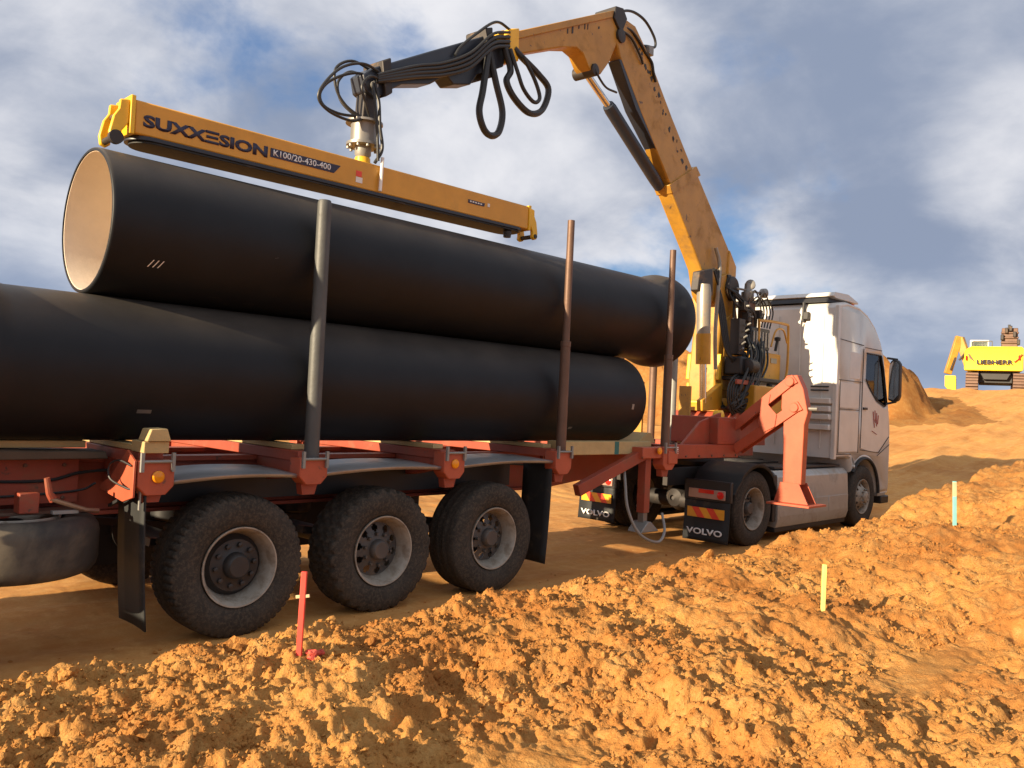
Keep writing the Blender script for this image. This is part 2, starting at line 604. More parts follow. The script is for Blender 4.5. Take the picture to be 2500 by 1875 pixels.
def masks(x, y):
    ye = np.interp(x, EX, EY) + 0.10 * pnoise(x * 0.9, y * 0.9, 31)
    mound = sstep(0.0, 0.50, ye - y)
    road = sstep(4.6, 3.8, y - 0.10 * np.maximum(x - 14, 0) + 0.3 * pnoise(x * .5, y * .5, 4)) * (1 - mound)
    return mound, road


def height(x, y, detail=True):
    mound, road = masks(x, y)
    xr = np.log1p(np.exp(np.clip((x - 12.9) / 0.5, -30, 30))) * 0.5
    xr = np.where(x > 25, x - 12.9, xr)
    ramp = 0.122 * xr + 0.0013 * np.maximum(x - 22, 0) ** 2
    ramp = np.where(x > 38.5, 0.122 * 25.6 + 0.0013 * 16.5 ** 2, ramp)
    # spoil ridge behind the vehicle
    cx, cy = 30.85, 6.33
    dx, dy = 0.44, -0.898
    lx = (x - cx) * dx + (y - cy) * dy
    ly = (x - cx) * dy - (y - cy) * dx
    ridge = (4.25 + 0.30 * sstep(-3.5, -.3, lx) + 0.55 * pnoise(lx * .5, ly * .5, 3)) * np.exp(-(ly / 3.2) ** 2) * sstep(4.2, -1.5, lx) * sstep(-22, -13, lx)
    back = 0.25 * sstep(4, 8, y) * (1 + pnoise(x * .3, y * .3, 17))
    # unseen heap added behind the trailer to cast shade on the road
    rear = 2.3 * np.exp(-((x + 9.3) / 1.8) ** 2 - ((y - 0.1) / 1.7) ** 2)
    far = sstep(60, 200, np.hypot(x - 5, y)) * 1.0
    base = np.maximum(ramp, np.maximum(ridge, back)) + rear
    z = base * (1 - mound) + mound * np.maximum(mound_field(x, y), base * 0.0)
    if detail:
        near = np.exp(-np.hypot(x + 3, y + 5.8) / 18)
        zz_ = 0.055 * fbm(x, y, 1.3, 3, 5) + 0.05 * fbm(x, y, 4.0, 4, 15, 0.6)
        flat = 1 - 0.85 * np.exp(-(((x + .1) / .55) ** 2 + ((y + 3.1) / .28) ** 2)) - 0.8 * np.exp(-(((x - 2.9) / .9) ** 2 + ((y + 3.9) / .22) ** 2))
        rough = np.clip(0.30 + 0.70 * sstep(4.2, -0.8, x + 0.5 * y + 1.2) + 0.35 * fbm(x, y, 0.7, 2, 61), 0.15, 1.05)
        brk = sstep(-0.45, 0.30, fbm(x, y, 1.1, 3, 63))
        zz_ = zz_ + rough * (0.055 * facets(x, y, 0.34, 7) * brk + 0.017 * facets(x, y, 0.12, 8) * (0.25 + 0.75 * brk) + 0.0145 * facets(x, y, 0.048, 9) * (0.35 + 0.65 * brk))
        zz_ = zz_ + 0.030 * rough * (0.4 - np.abs(fbm(x, y, 3.2, 4, 33, 0.55))) + 0.014 * rough * fbm(x, y, 16, 4, 44, 0.7)
        z = z + zz_ * mound * np.clip(flat, 0.1, 1)
        other = (1 - mound) * (1 - road)
        z = z + ridge * 0.05 * (fbm(x, y, 1.1, 4, 73, 0.6) + facets(x, y, 0.6, 74)) * (1 - mound)
        z = z + other * (0.25 * fbm(x, y, 0.6, 4, 70) * sstep(0, 1, np.maximum(ridge, back)) + 0.05 * lumps(x, y, 0.4, 72))
        ruts = 0.012 * np.cos((y - 0.1) * 9 + 0.8 * pnoise(x * .3, y * .3, 8)) * sstep(-1.2, -.8, y)
        z = z + road * (0.015 * fbm(x, y, 1.1, 4, 80) + ruts + 0.012 * lumps(x, y, 0.12, 82) * sstep(0.0, 0.3, fbm(x, y, 1.7, 2, 83)))
        z = z + road * sstep(13, 17, x) * (0.09 * fbm(x * .35, y * 1.6, 0.6, 5, 88, 0.55) + 0.05 * np.cos(y * 3.1 + 0.6 * np.sin(x * .35)) * sstep(14, 20, x))
        keep = road * sstep(-3.5, -2.5, x) * sstep(13, 12.3, x)
        z = np.where(keep > 0.5, np.minimum(z, 0.012), z)
    return z


def gaxis(segs):
    out = []
    for a, b, s in segs:
        out.append(np.arange(a, b - 1e-9, s))
    return np.concatenate(out + [np.array([segs[-1][1]])])


def geo(a, b, s0, ratio):
    out, s, v = [], s0, a
    sign = 1 if b > a else -1
    while (v - b) * sign < 0:
        out.append(v)
        v += sign * s
        s *= ratio
    out.append(b)
    return np.array(out)


xs = np.concatenate([geo(-2.6, -900, .04, 1.10)[1:][::-1], gaxis([(-2.6, 2.2, .0125), (2.2, 5, .02), (5, 10, .035), (10, 20, .08), (20, 46, .22)]), geo(46, 1600, .4, 1.12)[1:]])
ys = np.concatenate([geo(-5.6, -900, .05, 1.14)[1:][::-1], gaxis([(-5.6, -.5, .0125), (-.5, 3, .045), (3, 14, .16)]), geo(14, 1600, .25, 1.12)[1:]])
X, Y = np.meshgrid(xs, ys, indexing='ij')
Z = height(X.ravel(), Y.ravel()).reshape(X.shape)
nx, ny = X.shape
idx = np.arange(nx * ny).reshape(nx, ny)
quads = np.stack([idx[:-1, :-1], idx[1:, :-1], idx[1:, 1:], idx[:-1, 1:]], -1).reshape(-1, 4)
fcx = (X[:-1, :-1] + X[1:, 1:]).ravel() / 2
fcy = (Y[:-1, :-1] + Y[1:, 1:]).ravel() / 2
fm, fr_ = masks(fcx, fcy)
lxr = (fcx - 30.85) * 0.44 + (fcy - 6.33) * -0.898
lyr = (fcx - 30.85) * -0.898 - (fcy - 6.33) * 0.44
near_reg = (fcx > -20) & (fcx < 60) & (fcy > -30) & (fcy < 40)
cls = np.zeros(len(fcx), int)                                   # 0 ground
cls[(fr_ > 0.5) & near_reg] = 1                                 # road
cls[(fm > 0.30) & near_reg & (fcx < 45)] = 2                    # soil bank
cls[(cls != 2) & (np.abs(lyr) < 4.2) & (lxr < 2.6) & (lxr > -19)] = 3
ALLV = np.stack([X.ravel(), Y.ravel(), Z.ravel()], 1)


def np_mesh(name, V, Q, m, kind='structure'):
    used = np.unique(Q)
    remap = np.zeros(len(V), np.int64)
    remap[used] = np.arange(len(used))
    V, Q = V[used], remap[Q]
    me = bpy.data.meshes.new(name)
    k = Q.shape[1]
    me.vertices.add(len(V))
    me.vertices.foreach_set('co', V.astype(np.float32).ravel())
    me.loops.add(Q.size)
    me.loops.foreach_set('vertex_index', Q.astype(np.int32).ravel())
    me.polygons.add(len(Q))
    me.polygons.foreach_set('loop_start', np.arange(0, Q.size, k, dtype=np.int32))
    me.polygons.foreach_set('use_smooth', np.ones(len(Q), dtype=bool))
    me.update(calc_edges=True)
    me.materials.append(mt[m])
    o = bpy.data.objects.new(name, me)
    col.objects.link(o)
    if kind:
        o['kind'] = kind
    return o


np_mesh('ground', ALLV, quads[cls == 0], 'soil_road')
np_mesh('dirt_road', ALLV, quads[cls == 1], 'soil_road')
np_mesh('soil_bank', ALLV, quads[cls == 2], 'soil')
np_mesh('spoil_heap', ALLV, quads[cls == 3], 'soil_heap')


# loose clods on the bank
def ico(sub):
    t = (1 + 5 ** .5) / 2
    v = [(-1, t, 0), (1, t, 0), (-1, -t, 0), (1, -t, 0), (0, -1, t), (0, 1, t), (0, -1, -t), (0, 1, -t), (t, 0, -1), (t, 0, 1), (-t, 0, -1), (-t, 0, 1)]
    v = [Vector(q).normalized() for q in v]
    f = [(0, 11, 5), (0, 5, 1), (0, 1, 7), (0, 7, 10), (0, 10, 11), (1, 5, 9), (5, 11, 4), (11, 10, 2), (10, 7, 6), (7, 1, 8), (3, 9, 4), (3, 4, 2), (3, 2, 6), (3, 6, 8), (3, 8, 9), (4, 9, 5), (2, 4, 11), (6, 2, 10), (8, 6, 7), (9, 8, 1)]
    for _ in range(sub):
        mid, nf = {}, []

        def mp(a, b):
            k = (min(a, b), max(a, b))
            if k not in mid:
                v.append((v[a] + v[b]).normalized())
                mid[k] = len(v) - 1
            return mid[k]
        for a, b, c in f:
            d, e_, g = mp(a, b), mp(b, c), mp(c, a)
            nf += [(a, d, g), (b, e_, d), (c, g, e_), (d, e_, g)]
        f = nf
    return np.array([tuple(q) for q in v]), np.array(f)


IV, IF = ico(1)
IV2, IF2 = ico(2)


def clod_shape(V, k):
    q = V * (1 + 0.30 * np.sin(V @ rng.normal(size=3) * 2.2 + rng.uniform(0, 6)) + 0.18 * np.sin(V @ rng.normal(size=3) * 4.5 + rng.uniform(0, 6)))[:, None]
    q = q * (1 + rng.normal(size=len(V)) * 0.10)[:, None]
    return q * np.array([1, rng.uniform(.7, 1), rng.uniform(.55, .85)])


IV0, IF0 = ico(0)
var0 = [clod_shape(IV0, k) for k in range(40)]
var1 = [clod_shape(IV, k) for k in range(24)]


def scatter(n, variants, F, s_lo, s_pa, s_hi, seed, bias=1.5, thr=0.05, sink=0.15):
    g = np.random.default_rng(seed)
    m_ = n * 6
    cx_ = g.uniform(0, 1, m_) ** bias * 11.5 - 2.7
    cy_ = g.uniform(-5.4, -0.40, m_)
    mm_, _ = masks(cx_, cy_)
    dn_ = fbm(cx_, cy_, 0.9, 3, 61) + 0.35 * sstep(3.5, -1.5, cx_) + 0.3 * g.normal(size=m_)
    fl_ = np.exp(-(((cx_ + .1) / .5) ** 2 + ((cy_ + 3.1) / .25) ** 2)) + np.exp(-(((cx_ - 2.9) / .9) ** 2 + ((cy_ + 3.9) / .2) ** 2))
    ok_ = (mm_ > 0.10) & (dn_ > thr) & (fl_ < 0.35)
    cx_, cy_ = cx_[ok_][:n], cy_[ok_][:n]
    cz_ = height(cx_, cy_)
    k = len(cx_)
    sz_ = np.clip(s_lo + s_pa * g.pareto(2.6, k), s_lo, s_hi)
    VV = np.stack(variants)[g.integers(0, len(variants), k)]
    q = g.normal(size=(k, 4))
    q /= np.linalg.norm(q, axis=1)[:, None]
    w, a, b, c = q.T
    Rm = np.stack([1 - 2 * (b * b + c * c), 2 * (a * b - c * w), 2 * (a * c + b * w), 2 * (a * b + c * w), 1 - 2 * (a * a + c * c), 2 * (b * c - a * w), 2 * (a * c - b * w), 2 * (b * c + a * w), 1 - 2 * (a * a + b * b)], 1).reshape(k, 3, 3)
    P = np.einsum('kij,kvj->kvi', Rm, VV) * sz_[:, None, None] + np.stack([cx_, cy_, cz_ + sz_ * sink], 1)[:, None, :]
    nv = VV.shape[1]
    Fq = (F[None] + (np.arange(k) * nv)[:, None, None]).reshape(-1, 3)
    return P.reshape(-1, 3), Fq


P0, F0 = scatter(50000, var0, IF0, 0.0040, 0.0045, 0.017, 1, thr=-0.12)
P1, F1 = scatter(2600, var1, IF, 0.011, 0.009, 0.045, 2, thr=0.15)
g2 = np.random.default_rng(9)
rx, ry = g2.uniform(-2.4, 12.5, 2600), -1.15 + np.abs(g2.normal(size=2600)) * 0.55
rz = height(rx, ry)
rs2 = np.clip(0.004 + 0.004 * g2.pareto(2.2, 2600), 0.004, 0.022)
RV = np.stack(var0)[g2.integers(0, 40, 2600)] * rs2[:, None, None] + np.stack([rx, ry, rz + rs2 * .3], 1)[:, None, :]
RF = (IF0[None] + (np.arange(2600) * 12)[:, None, None]).reshape(-1, 3)
n01 = len(P0) + len(P1)
lc = np_mesh('loose_clods', np.concatenate([P0, P1, RV.reshape(-1, 3)]), np.concatenate([F0, F1 + len(P0), RF + n01]), 'soil', 'stuff')
lc.data.shade_flat()

# far hills beyond the crest
hv, hq = [], []
N = 120
for i in range(N + 1):
    th = rad(-20 + 130 * i / N)
    for r0, h in ((640, -4), (700, 27 + 7 * math.sin(i * .33) + 4 * math.sin(i * 1.1)), (800, -4)):
        hv.append((r0 * math.cos(th), r0 * math.sin(th), h))
for i in range(N):
    for k in (0, 1):
        a = i * 3 + k
        hq.append((a, a + 3, a + 4, a + 1))
np_mesh('hills', np.array(hv), np.array(hq), 'hill')


def gz(x, y):
    return float(height(np.array([float(x)]), np.array([float(y)]))[0])


# ------------------------------------------------------------------ wheels
def tyre_mesh(style, width, Ro=0.535):
    """axis along +Y, outer face at y=0 (towards -Y)"""
    n = 224 if style == 'lug' else 168
    w = width
    side = [(.035, .292), (.008, .310), (-.008, .345), (-.018, .395), (-.020, .43), (-.012, .468), (.002, .497), (.010, .515)]
    prof = list(side)
    ntr = 13
    for i in range(ntr):
        prof.append((.018 + (w - .036) * i / (ntr - 1), Ro - .012 * (2 * i / (ntr - 1) - 1) ** 4))
    prof += [(w - y, r) for y, r in side[::-1]]
    n0 = len(side)
    vs, fs = [], []
    for k in range(n):
        th = 2 * math.pi * k / n
        for i, (y, r) in enumerate(prof):
            j = i - n0
            dr = 0
            if 0 <= j < ntr:
                if style == 'rib':
                    if j in (3, 6, 9):
                        dr = -.012
                elif style == 'lug':
                    if j in (4, 8):
                        dr = -.010
                    if (j <= 3 or j >= ntr - 4) and k % 4 == 0:
                        dr = -.015
                else:
                    row = j // 2
                    if j in (2, 5, 7, 10):
                        dr = -.012
                    if (k + 3 * (row % 2)) % 6 in (0, 1):
                        dr = -.024
            elif style in ('lug', 'block') and i in (n0 - 1, n0 + ntr):
                per = k % 6
                if (style == 'lug' and k % 4 == 0) or (style == 'block' and per in (0, 1)):
                    dr = -.013 if style == 'lug' else -.022
            vs.append(((r + dr) * math.cos(th), y, (r + dr) * math.sin(th)))
    m_ = len(prof)
    for k in range(n):
        k2 = (k + 1) % n
        for i in range(m_ - 1):
            fs.append((k * m_ + i, k * m_ + i + 1, k2 * m_ + i + 1, k2 * m_ + i))
    return MB().add(vs, fs)


def disc_holes(b, r_out, r_in, y_out, y_in, n_h=10):
    """annular wheel disc with hand holes left open"""
    n = n_h * 8
    rs_ = np.linspace(r_out, r_in, 8)
    ys_ = y_out + (y_in - y_out) * np.linspace(0, 1, 8) ** 1.2
    vs = [(r * math.cos(2 * math.pi * k / n), y, r * math.sin(2 * math.pi * k / n)) for r, y in zip(rs_, ys_) for k in range(n)]
    fs = []
    for i in range(7):
        for k in range(n):
            c = k % 8
            hole = (i in (1, 4) and c in (3, 4)) or (i in (2, 3) and c in (2, 3, 4, 5))
            if not hole:
                fs.append((i * n + k, i * n + (k + 1) % n, (i + 1) * n + (k + 1) % n, (i + 1) * n + k))
    b.add(vs, fs)


AXY = (0, 1, 0)


def wheel_parts(kind, style, width):
    """returns meshes for wheel disc, rim ring, tyre, nuts in local space"""
    out = {}
    rimb = MB()
    d = {'deep': .135, 'hub': .15, 'front': .04, 'drive': .15}[kind]
    rimb.lathe([(.03, .292), (.004, .300), (-.003, .2985), (-.002, .288), (.012, .280), (.03, .268), (.05, .262), (.085, .255), (d, .232), (d + .06, .24), (width - .02, .29)], (0, 0, 0), AXY, 56)
    out['rim'] = rimb
    disc = MB()
    if kind == 'deep' or kind == 'drive':
        disc_holes(disc, .236, .118, d, d - .035)
        disc.lathe([(d - .035, .118), (d - .04, .09), (d - .09, .085), (d - .105, .07), (d - .105, .0)], (0, 0, 0), AXY, 28)
    elif kind == 'hub':
        disc.lathe([(d, .236), (d - .01, .215), (d - .05, .195), (d - .055, .11), (d - .06, .10)], (0, 0, 0), AXY, 40)
        disc.lathe([(d - .06, .10), (d - .115, .095), (d - .135, .075), (d - .137, 0)], (0, 0, 0), AXY, 28)
    else:
        disc_holes(disc, .245, .150, .075, -.005)
        disc.lathe([(-.005, .150), (-.03, .14), (-.035, .10), (-.06, .095), (-.075, .07), (-.075, 0)], (0, 0, 0), AXY, 28)
    out['disc'] = disc
    nuts = MB()
    rn, yn = {'deep': (.135, d - .05), 'drive': (.135, d - .05), 'hub': (.155, d - .075), 'front': (.125, -.055)}[kind]
    for k in range(10):
        th = 2 * math.pi * (k + .5) / 10
        nuts.lathe([(0, .016), (-.018, .016), (-.03, .011), (-.03, 0)] if kind != 'hub' else [(0, .020), (-.024, .019), (-.028, 0)], (rn * math.cos(th), yn + .022, rn * math.sin(th)), AXY, 8)
    out['nuts'] = nuts
    out['tyre'] = tyre_mesh(style, width)
    return out


def place_wheel(parent, parts_objs, loc, flip=False, spin=0.0):
    base = root_loc(parent)
    l = Vector(loc) - base
    w = parts_objs['disc'].copy()
    col.objects.link(w)
    w.parent = parent
    w.location = l
    w.rotation_euler = (0, spin, math.pi if flip else 0)
    for k in ('rim', 'tyre', 'nuts'):
        if k in parts_objs:
            c = parts_objs[k].copy()
            col.objects.link(c)
            c.parent = w
    return w


def proto(kind, style, width, discm, rimm, nutm):
    p = wheel_parts(kind, style, width)
    names = {'disc': ('wheel', discm), 'rim': ('rim', rimm), 'tyre': ('tyre', 'rubber'), 'nuts': ('wheel_nuts', nutm)}
    out = {}
    for k, b in p.items():
        o = b.build(names[k][0], names[k][1], None, local=True, ang=40 if k != 'tyre' else 60)
        if k == 'nuts':
            o['kind'] = 'stuff'
        out[k] = o
    return out


def drop_proto(p):
    for o in p.values():
        bpy.data.objects.remove(o)


# ------------------------------------------------------------------ trailer
TR = thing('pipe_trailer', 'long red timber-style semi-trailer with three axles carrying the black pipes', 'trailer', (1.3, 1.25, 0))
pw1 = proto('hub', 'lug', .385, 'hub', 'rim', 'hub')
pw2 = proto('deep', 'block', .385, 'rim_dark', 'rim', 'rim_dark')
pw3 = proto('deep', 'rib', .385, 'rim_dark', 'rim', 'rim_dark')
for pw, x, sp in ((pw1, 0, .2), (pw2, 1.318, .5), (pw3, 2.636, .9)):
    w = place_wheel(TR, pw, (x, 0, .525), spin=sp)
    place_wheel(TR, pw, (x, 2.5, .525), True, sp)
    MB().tube([(x, .25, .525), (x, 2.25, .525)], .075, 14).build('axle', 'dark_steel', TR)
    for yy in (.62, 1.88):
        MB().lathe([(0, .14), (.02, .16), (.16, .16), (.2, .13)], (x + .25, yy, .62), (0, 0, 1), 18, True, True).build('air_spring', 'black', TR)
        MB().beam((x - .45, yy, .66), (x + .3, yy, .56), .1, .06).build('suspension_arm', 'dark_steel', TR)
    for yy in (.42, 2.08):
        MB().lathe([(0, .2), (.16, .2)], (x, yy - .08, .525), (0, 1, 0), 28, True, True).build('brake_drum', 'dark_steel', TR)
for pw in (pw1, pw2, pw3):
    pass
for yc in (.80, 1.70):
    b = MB()
    b.box(-4.6, 4.1, yc - .075, yc + .075, 1.26, 1.30)
    b.box(-4.6, 4.1, yc - .012, yc + .012, .90, 1.26)
    b.box(-4.6, 4.1, yc - .075, yc + .075, .87, .90)
    b.build('chassis_rail', 'red', TR, .004)
    b = MB()
    b.prism([(4.1, .87), (4.1, 1.30), (9.0, 1.33), (9.0, 1.20), (5.6, 1.20), (5.0, .97)], lambda u, v, y=yc: (u, y - .05, v), lambda u, v, y=yc: (u, y + .05, v))
    b.build('gooseneck_rail', 'red', TR, .004)
for x in (-3.6, -2.4, -.1, 1.25, 2.75, 4.3):
    MB().box(x - .05, x + .05, .875, 1.625, .95, 1.22).build('cross_member', 'red', TR, .004)

# bolsters with stake pockets
BX = (-2.6, -.70, .53, 2.0, 3.51, 5.44)
for i, x in enumerate(BX):
    b = MB()
    b.box(x - .085, x + .085, .02, 2.48, 1.302, 1.385)
    if x < 3:
        b.prism([(.05, 1.302), (.72, 1.302), (.72, 1.10), (.5, 1.12), (.05, 1.22)], lambda u, v, x=x: (x - .06, u, v), lambda u, v, x=x: (x + .06, u, v))
        b.prism([(2.45, 1.302), (1.78, 1.302), (1.78, 1.10), (2.0, 1.12), (2.45, 1.22)], lambda u, v, x=x: (x - .06, u, v), lambda u, v, x=x: (x + .06, u, v))
    bo = b.build('bolster', 'red', TR, .006)
    for y0, y1 in ((-.085, .07), (2.43, 2.585)):
        b = MB()
        zt = 1.335 if i < 3 else (1.37 if i < 5 else 1.405)
        zb = 1.13 if i != 1 else 1.10
        b.prism([(x - .125, zb + .06), (x - .125, zt), (x + .125, zt), (x + .125, zb + .06), (x + .07, zb), (x - .07, zb)], lambda u, v, y=y0: (u, y, v), lambda u, v, y=y1: (u, y, v))
        b.build('stake_pocket', 'red_bright', bo, .008)
    b = MB()
    b.prism([(x - .075, 1.13), (x + .075, 1.13), (x + .05, 1.045), (x - .06, 1.045)], lambda u, v: (u, -.03, v), lambda u, v: (u, .05, v))
    b.build('pocket_tongue', 'red', bo, .004)
    MB().tube([(x - .11, -.10, zt - .005), (x + .11, -.10, zt - .005)], .011, 8).build('pin_bar', 'galv', bo)
    for s in (-.105, .105):
        MB().box(x + s - .011, x + s + .011, -.112, -.088, zt - .075, zt + .055).build('clevis', 'galv', bo)
for x, z in ((-.69, 1.225), (2.0, 1.265), (5.22, 1.36)):
    MB().lathe([(0, .042), (-.012, .042), (-.02, .034), (-.024, 0)], (x, -.087, z), AXY, 24).build('marker_lamp', 'amber', TR)
b = MB()
b.prism([(.05, 1.40), (-.085, 1.335), (-.085, 1.09), (.08, 1.045), (.52, 1.09), (.50, 1.13), (.33, 1.19), (.2, 1.29)], lambda u, v: (-.852, u, v), lambda u, v: (-.836, u, v))
b.build('gusset_plate', 'red_bright', TR, .003)
MB().tube(catmull([(-.86, -.06, 1.30), (-.90, .05, 1.33), (-.92, .16, 1.29), (-.92, .14, 1.20), (-.87, .0, 1.15), (-.84, -.05, 1.14)]), .007, 6).build('cable', 'hose', TR)

# stakes
for y in (.005, 2.495):
    b = MB()
    b.tube([(.555, y, 1.20), (.555, y, 3.30), (.555, y, 3.37), (.555, y, 3.39)], [.060, .056, .055, .048], 20)
    b.build('stake', 'stake_grey', TR)
    for x in (3.555, 5.463):
        b = MB()
        b.tube([(x, y, 1.22), (x, y, 2.50), (x, y, 2.515), (x, y, 2.52), (x, y, 3.80)], [.054, .052, .052, .040, .038], 20)
        b.build('stake', 'rust', TR)
        MB().lathe([(2.46, .052), (2.463, .056), (2.517, .056), (2.52, .050)], (x, y, 0), (0, 0, 1), 20).build('stake_collar', 'rust', TR)

# aluminium mudguard sheets over the wheels
for x0, x1 in ((-.575, .405), (.655, 1.875), (2.125, 3.385)):
    n = 14
    vs, fs = [], []
    for i in range(n + 1):
        t = i / n
        x = x0 + (x1 - x0) * t
        zc = 1.205 + .02 * x + .022 * math.sin(math.pi * t)
        for y, dz in ((-.045, -.030), (-.05, -.006), (-.035, 0), (.25, .012), (.55, .02)):
            vs.append((x, y, zc + dz))
    for i in range(n):
        for k in range(4):
            fs.append((i * 5 + k, (i + 1) * 5 + k, (i + 1) * 5 + k + 1, i * 5 + k + 1))
    o = MB().add(vs, fs).build('mudguard_sheet', 'alu', TR)
    so_ = o.modifiers.new('s', 'SOLIDIFY')
    so_.thickness = .006


def flap_sheet(x, y0, y1, z0, z1, bow, name='mud_flap', par=None, m='flap', ext=None):
    n = 10
    vs, fs = [], []
    for i in range(n + 1):
        t = i / n
        z = z1 + (z0 - z1) * t
        for k in range(5):
            s = k / 4
            vs.append((x + bow * t * t + .015 * math.sin(s * 3.1), y0 + (y1 - y0) * s, z))
    for i in range(n):
        for k in range(4):
            fs.append((i * 5 + k, i * 5 + k + 1, (i + 1) * 5 + k + 1, (i + 1) * 5 + k))
    o = MB().add(vs, fs).build(name, m, par)
    s_ = o.modifiers.new('s', 'SOLIDIFY')
    s_.thickness = .012
    return o


for y in (.56, 1.94):
    MB().box(-.66, 3.36, y - .01, y + .01, .96, 1.19).build('under_shade_board', 'black', TR)  # added black boards standing in for the deep shade under the sheets
MB().box(-.66, 3.36, 2.06, 2.08, .22, 1.19).build('light_block_panel', 'flap', TR)  # added far-side panel that blocks light from beneath the trailer
for x in (.62, 1.95):
    MB().lathe([(-.3, .05), (-.28, .13), (.28, .13), (.3, .05)], (x, 1.25, .74), (0, 1, 0), 20, True, True).build('air_tank', 'black', TR)
flap_sheet(-.76, -.06, .40, .17, 1.16, .05, par=TR)
flap_sheet(3.40, -.03, .38, .21, 1.24, -.05, par=TR)
flap_sheet(-.76, 2.1, 2.56, .17, 1.16, .05, par=TR)
flap_sheet(3.40, 2.12, 2.53, .21, 1.24, -.05, par=TR)
MB().box(-.795, -.785, -.062, -.04, 1.0, 1.17).build('flap_bracket', 'galv', TR)
MB().beam((-.82, .40, .98), (-.80, .02, 1.12), .02, .02).build('flap_stay', 'black', TR)

# spare wheel lying flat behind the axles, with its winch lever
sp = pw3['disc'].copy()
col.objects.link(sp)
sp.name = 'spare_wheel'
sp.parent = TR
sp.location = Vector((-1.42, .47, .94)) - Vector((1.3, 1.25, 0))
sp.rotation_euler = (-math.pi / 2, 0, 0)
c = pw3['rim'].copy()
col.objects.link(c)
c.parent = sp
MB().lathe([(.03, .292), (.006, .33), (-.004, .40), (.0, .455), (.02, .50), (.06, .528), (.10, .537), (.28, .537), (.325, .525), (.36, .50), (.378, .455), (.385, .40), (.375, .33), (.35, .292)], (0, 0, 0), AXY, 72).build('tyre', 'spare_rubber', sp, local=True)
MB().box(-1.95, -.95, .38, .56, .945, .965).build('spare_carrier', 'rust', TR, .003)
MB().tube([(-1.27, .28, 1.20), (-1.25, .28, 1.10), (-1.22, .29, 1.05)], [.018, .022, .03], 10).build('winch_lever', 'red', TR)
MB().tube([(-1.24, .28, 1.06), (-1.04, .20, .985), (-.96, .2, .975)], .016, 8).build('winch_handle', 'rust', TR)
MB().box(-1.42, -1.30, .30, .42, .965, 1.10).build('winch_box', 'red', TR, .006)
MB().box(-1.24, -1.08, .22, .27, .962, .985).build('winch_strip', 'galv', TR, .002)
MB().box(-1.62, -1.54, .55, .76, .90, 1.26).build('spare_bracket', 'red', TR, .005)
for pw in (pw1, pw2, pw3):
    drop_proto(pw)
# side skirt of the frame, rubber strip and rear end
MB().box(-3.8, -.95, .66, .70, .98, 1.29).build('side_plate', 'red', TR, .004)
b = MB()
vs = []
b.prism([(-3.9, 1.305), (-3.9, 1.36), (-1.6, 1.375), (-1.2, 1.365), (-.84, 1.36), (-.82, 1.305)], lambda u, v: (u, .46, v), lambda u, v: (u, .78, v))
b.build('rubber_strip', 'timber_dark', TR, .01)
MB().box(-4.7, -4.6, .0, 2.5, .80, 1.32).build('tail_beam', 'red', TR, .01)
MB().box(-4.75, -4.70, .1, .55, .98, 1.12).build('tail_lamp', 'redlens', TR, .008)
MB().box(-4.75, -4.70, 1.95, 2.4, .98, 1.12).build('tail_lamp', 'redlens', TR, .008)
MB().box(-4.62, -4.5, .1, 2.4, .45, .57).build('underrun_bar', 'galv', TR, .01)

# front frame, landing leg, brace
MB().box(5.50, 7.18, -.02, .06, 1.255, 1.43).build('front_side_rail', 'red', TR, .006)
MB().box(5.50, 7.18, 2.44, 2.52, 1.255, 1.43).build('front_side_rail', 'red', TR, .006)
for x in (5.62, 7.1):
    MB().box(x - .06, x + .06, .06, 2.44, 1.27, 1.42).build('front_cross_beam', 'red', TR, .006)
MB().box(5.5, 8.9, .7, 1.8, 1.335, 1.36).build('front_deck', 'red', TR, .003)
for k in range(4):
    MB().box(5.60, 5.72, -.0235, -.0225, 1.315 + k * .024, 1.331 + k * .024).build('label_strip', 'white', TR)
MB().beam((3.98, .12, .92), (5.10, .02, 1.34), .09, .13).build('brace', 'red', TR, .006)
MB().box(4.93, 5.33, -.06, .10, 1.27, 1.40).build('leg_bracket', 'red_bright', TR, .008)
MB().box(5.40, 5.60, -.10, .0, 1.20, 1.36).build('latch_box', 'red_bright', TR, .01)
for y in (.06, 2.44):
    lg = MB().box(5.09, 5.20, y - .055, y + .055, .62, 1.27).build('landing_leg', 'red', TR, .006)
    MB().box(5.105, 5.185, y - .04, y + .04, .44, .62).build('leg_inner', 'grey', lg, .004)
    b = MB()
    b.prism([(-.16, .40), (.2, .40), (.12, .46), (.03, .52), (-.03, .52), (-.10, .46)], lambda u, v, y=y: (5.15 + u, y - .10, v), lambda u, v, y=y: (5.15 + u, y + .10, v))
    b.build('leg_foot', 'galv', lg, .008)
MB().tube(catmull([(4.78, .1, 1.22), (4.72, .02, 1.0), (4.70, -.05, .70), (4.84, -.12, .42), (5.15, -.16, .30), (5.38, -.10, .40), (5.46, .0, .60)]), .017, 8).build('air_hose', 'galv', TR)
b = MB()
b.prism([(5.9, 1.36), (6.9, 1.36), (6.9, 1.85), (6.4, 1.72)], lambda u, v: (u, .10, v), lambda u, v: (u, .14, v))
b.build('headboard_gusset', 'red', TR, .004)
for y in (.95, 1.3, 1.9, 2.35):
    MB().tube([(7.0, y, 1.36), (7.0, y, 2.85)], .055, 14).build('headboard_post', 'galv' if y < 1.2 else 'rust', TR)
MB().box(6.93, 6.97, .62, .80, 1.40, 2.20).build('headboard_panel', 'boom', TR, .004)
MB().box(6.93, 6.97, 1.42, 1.60, 1.40, 2.25).build('headboard_panel', 'boom', TR, .004)
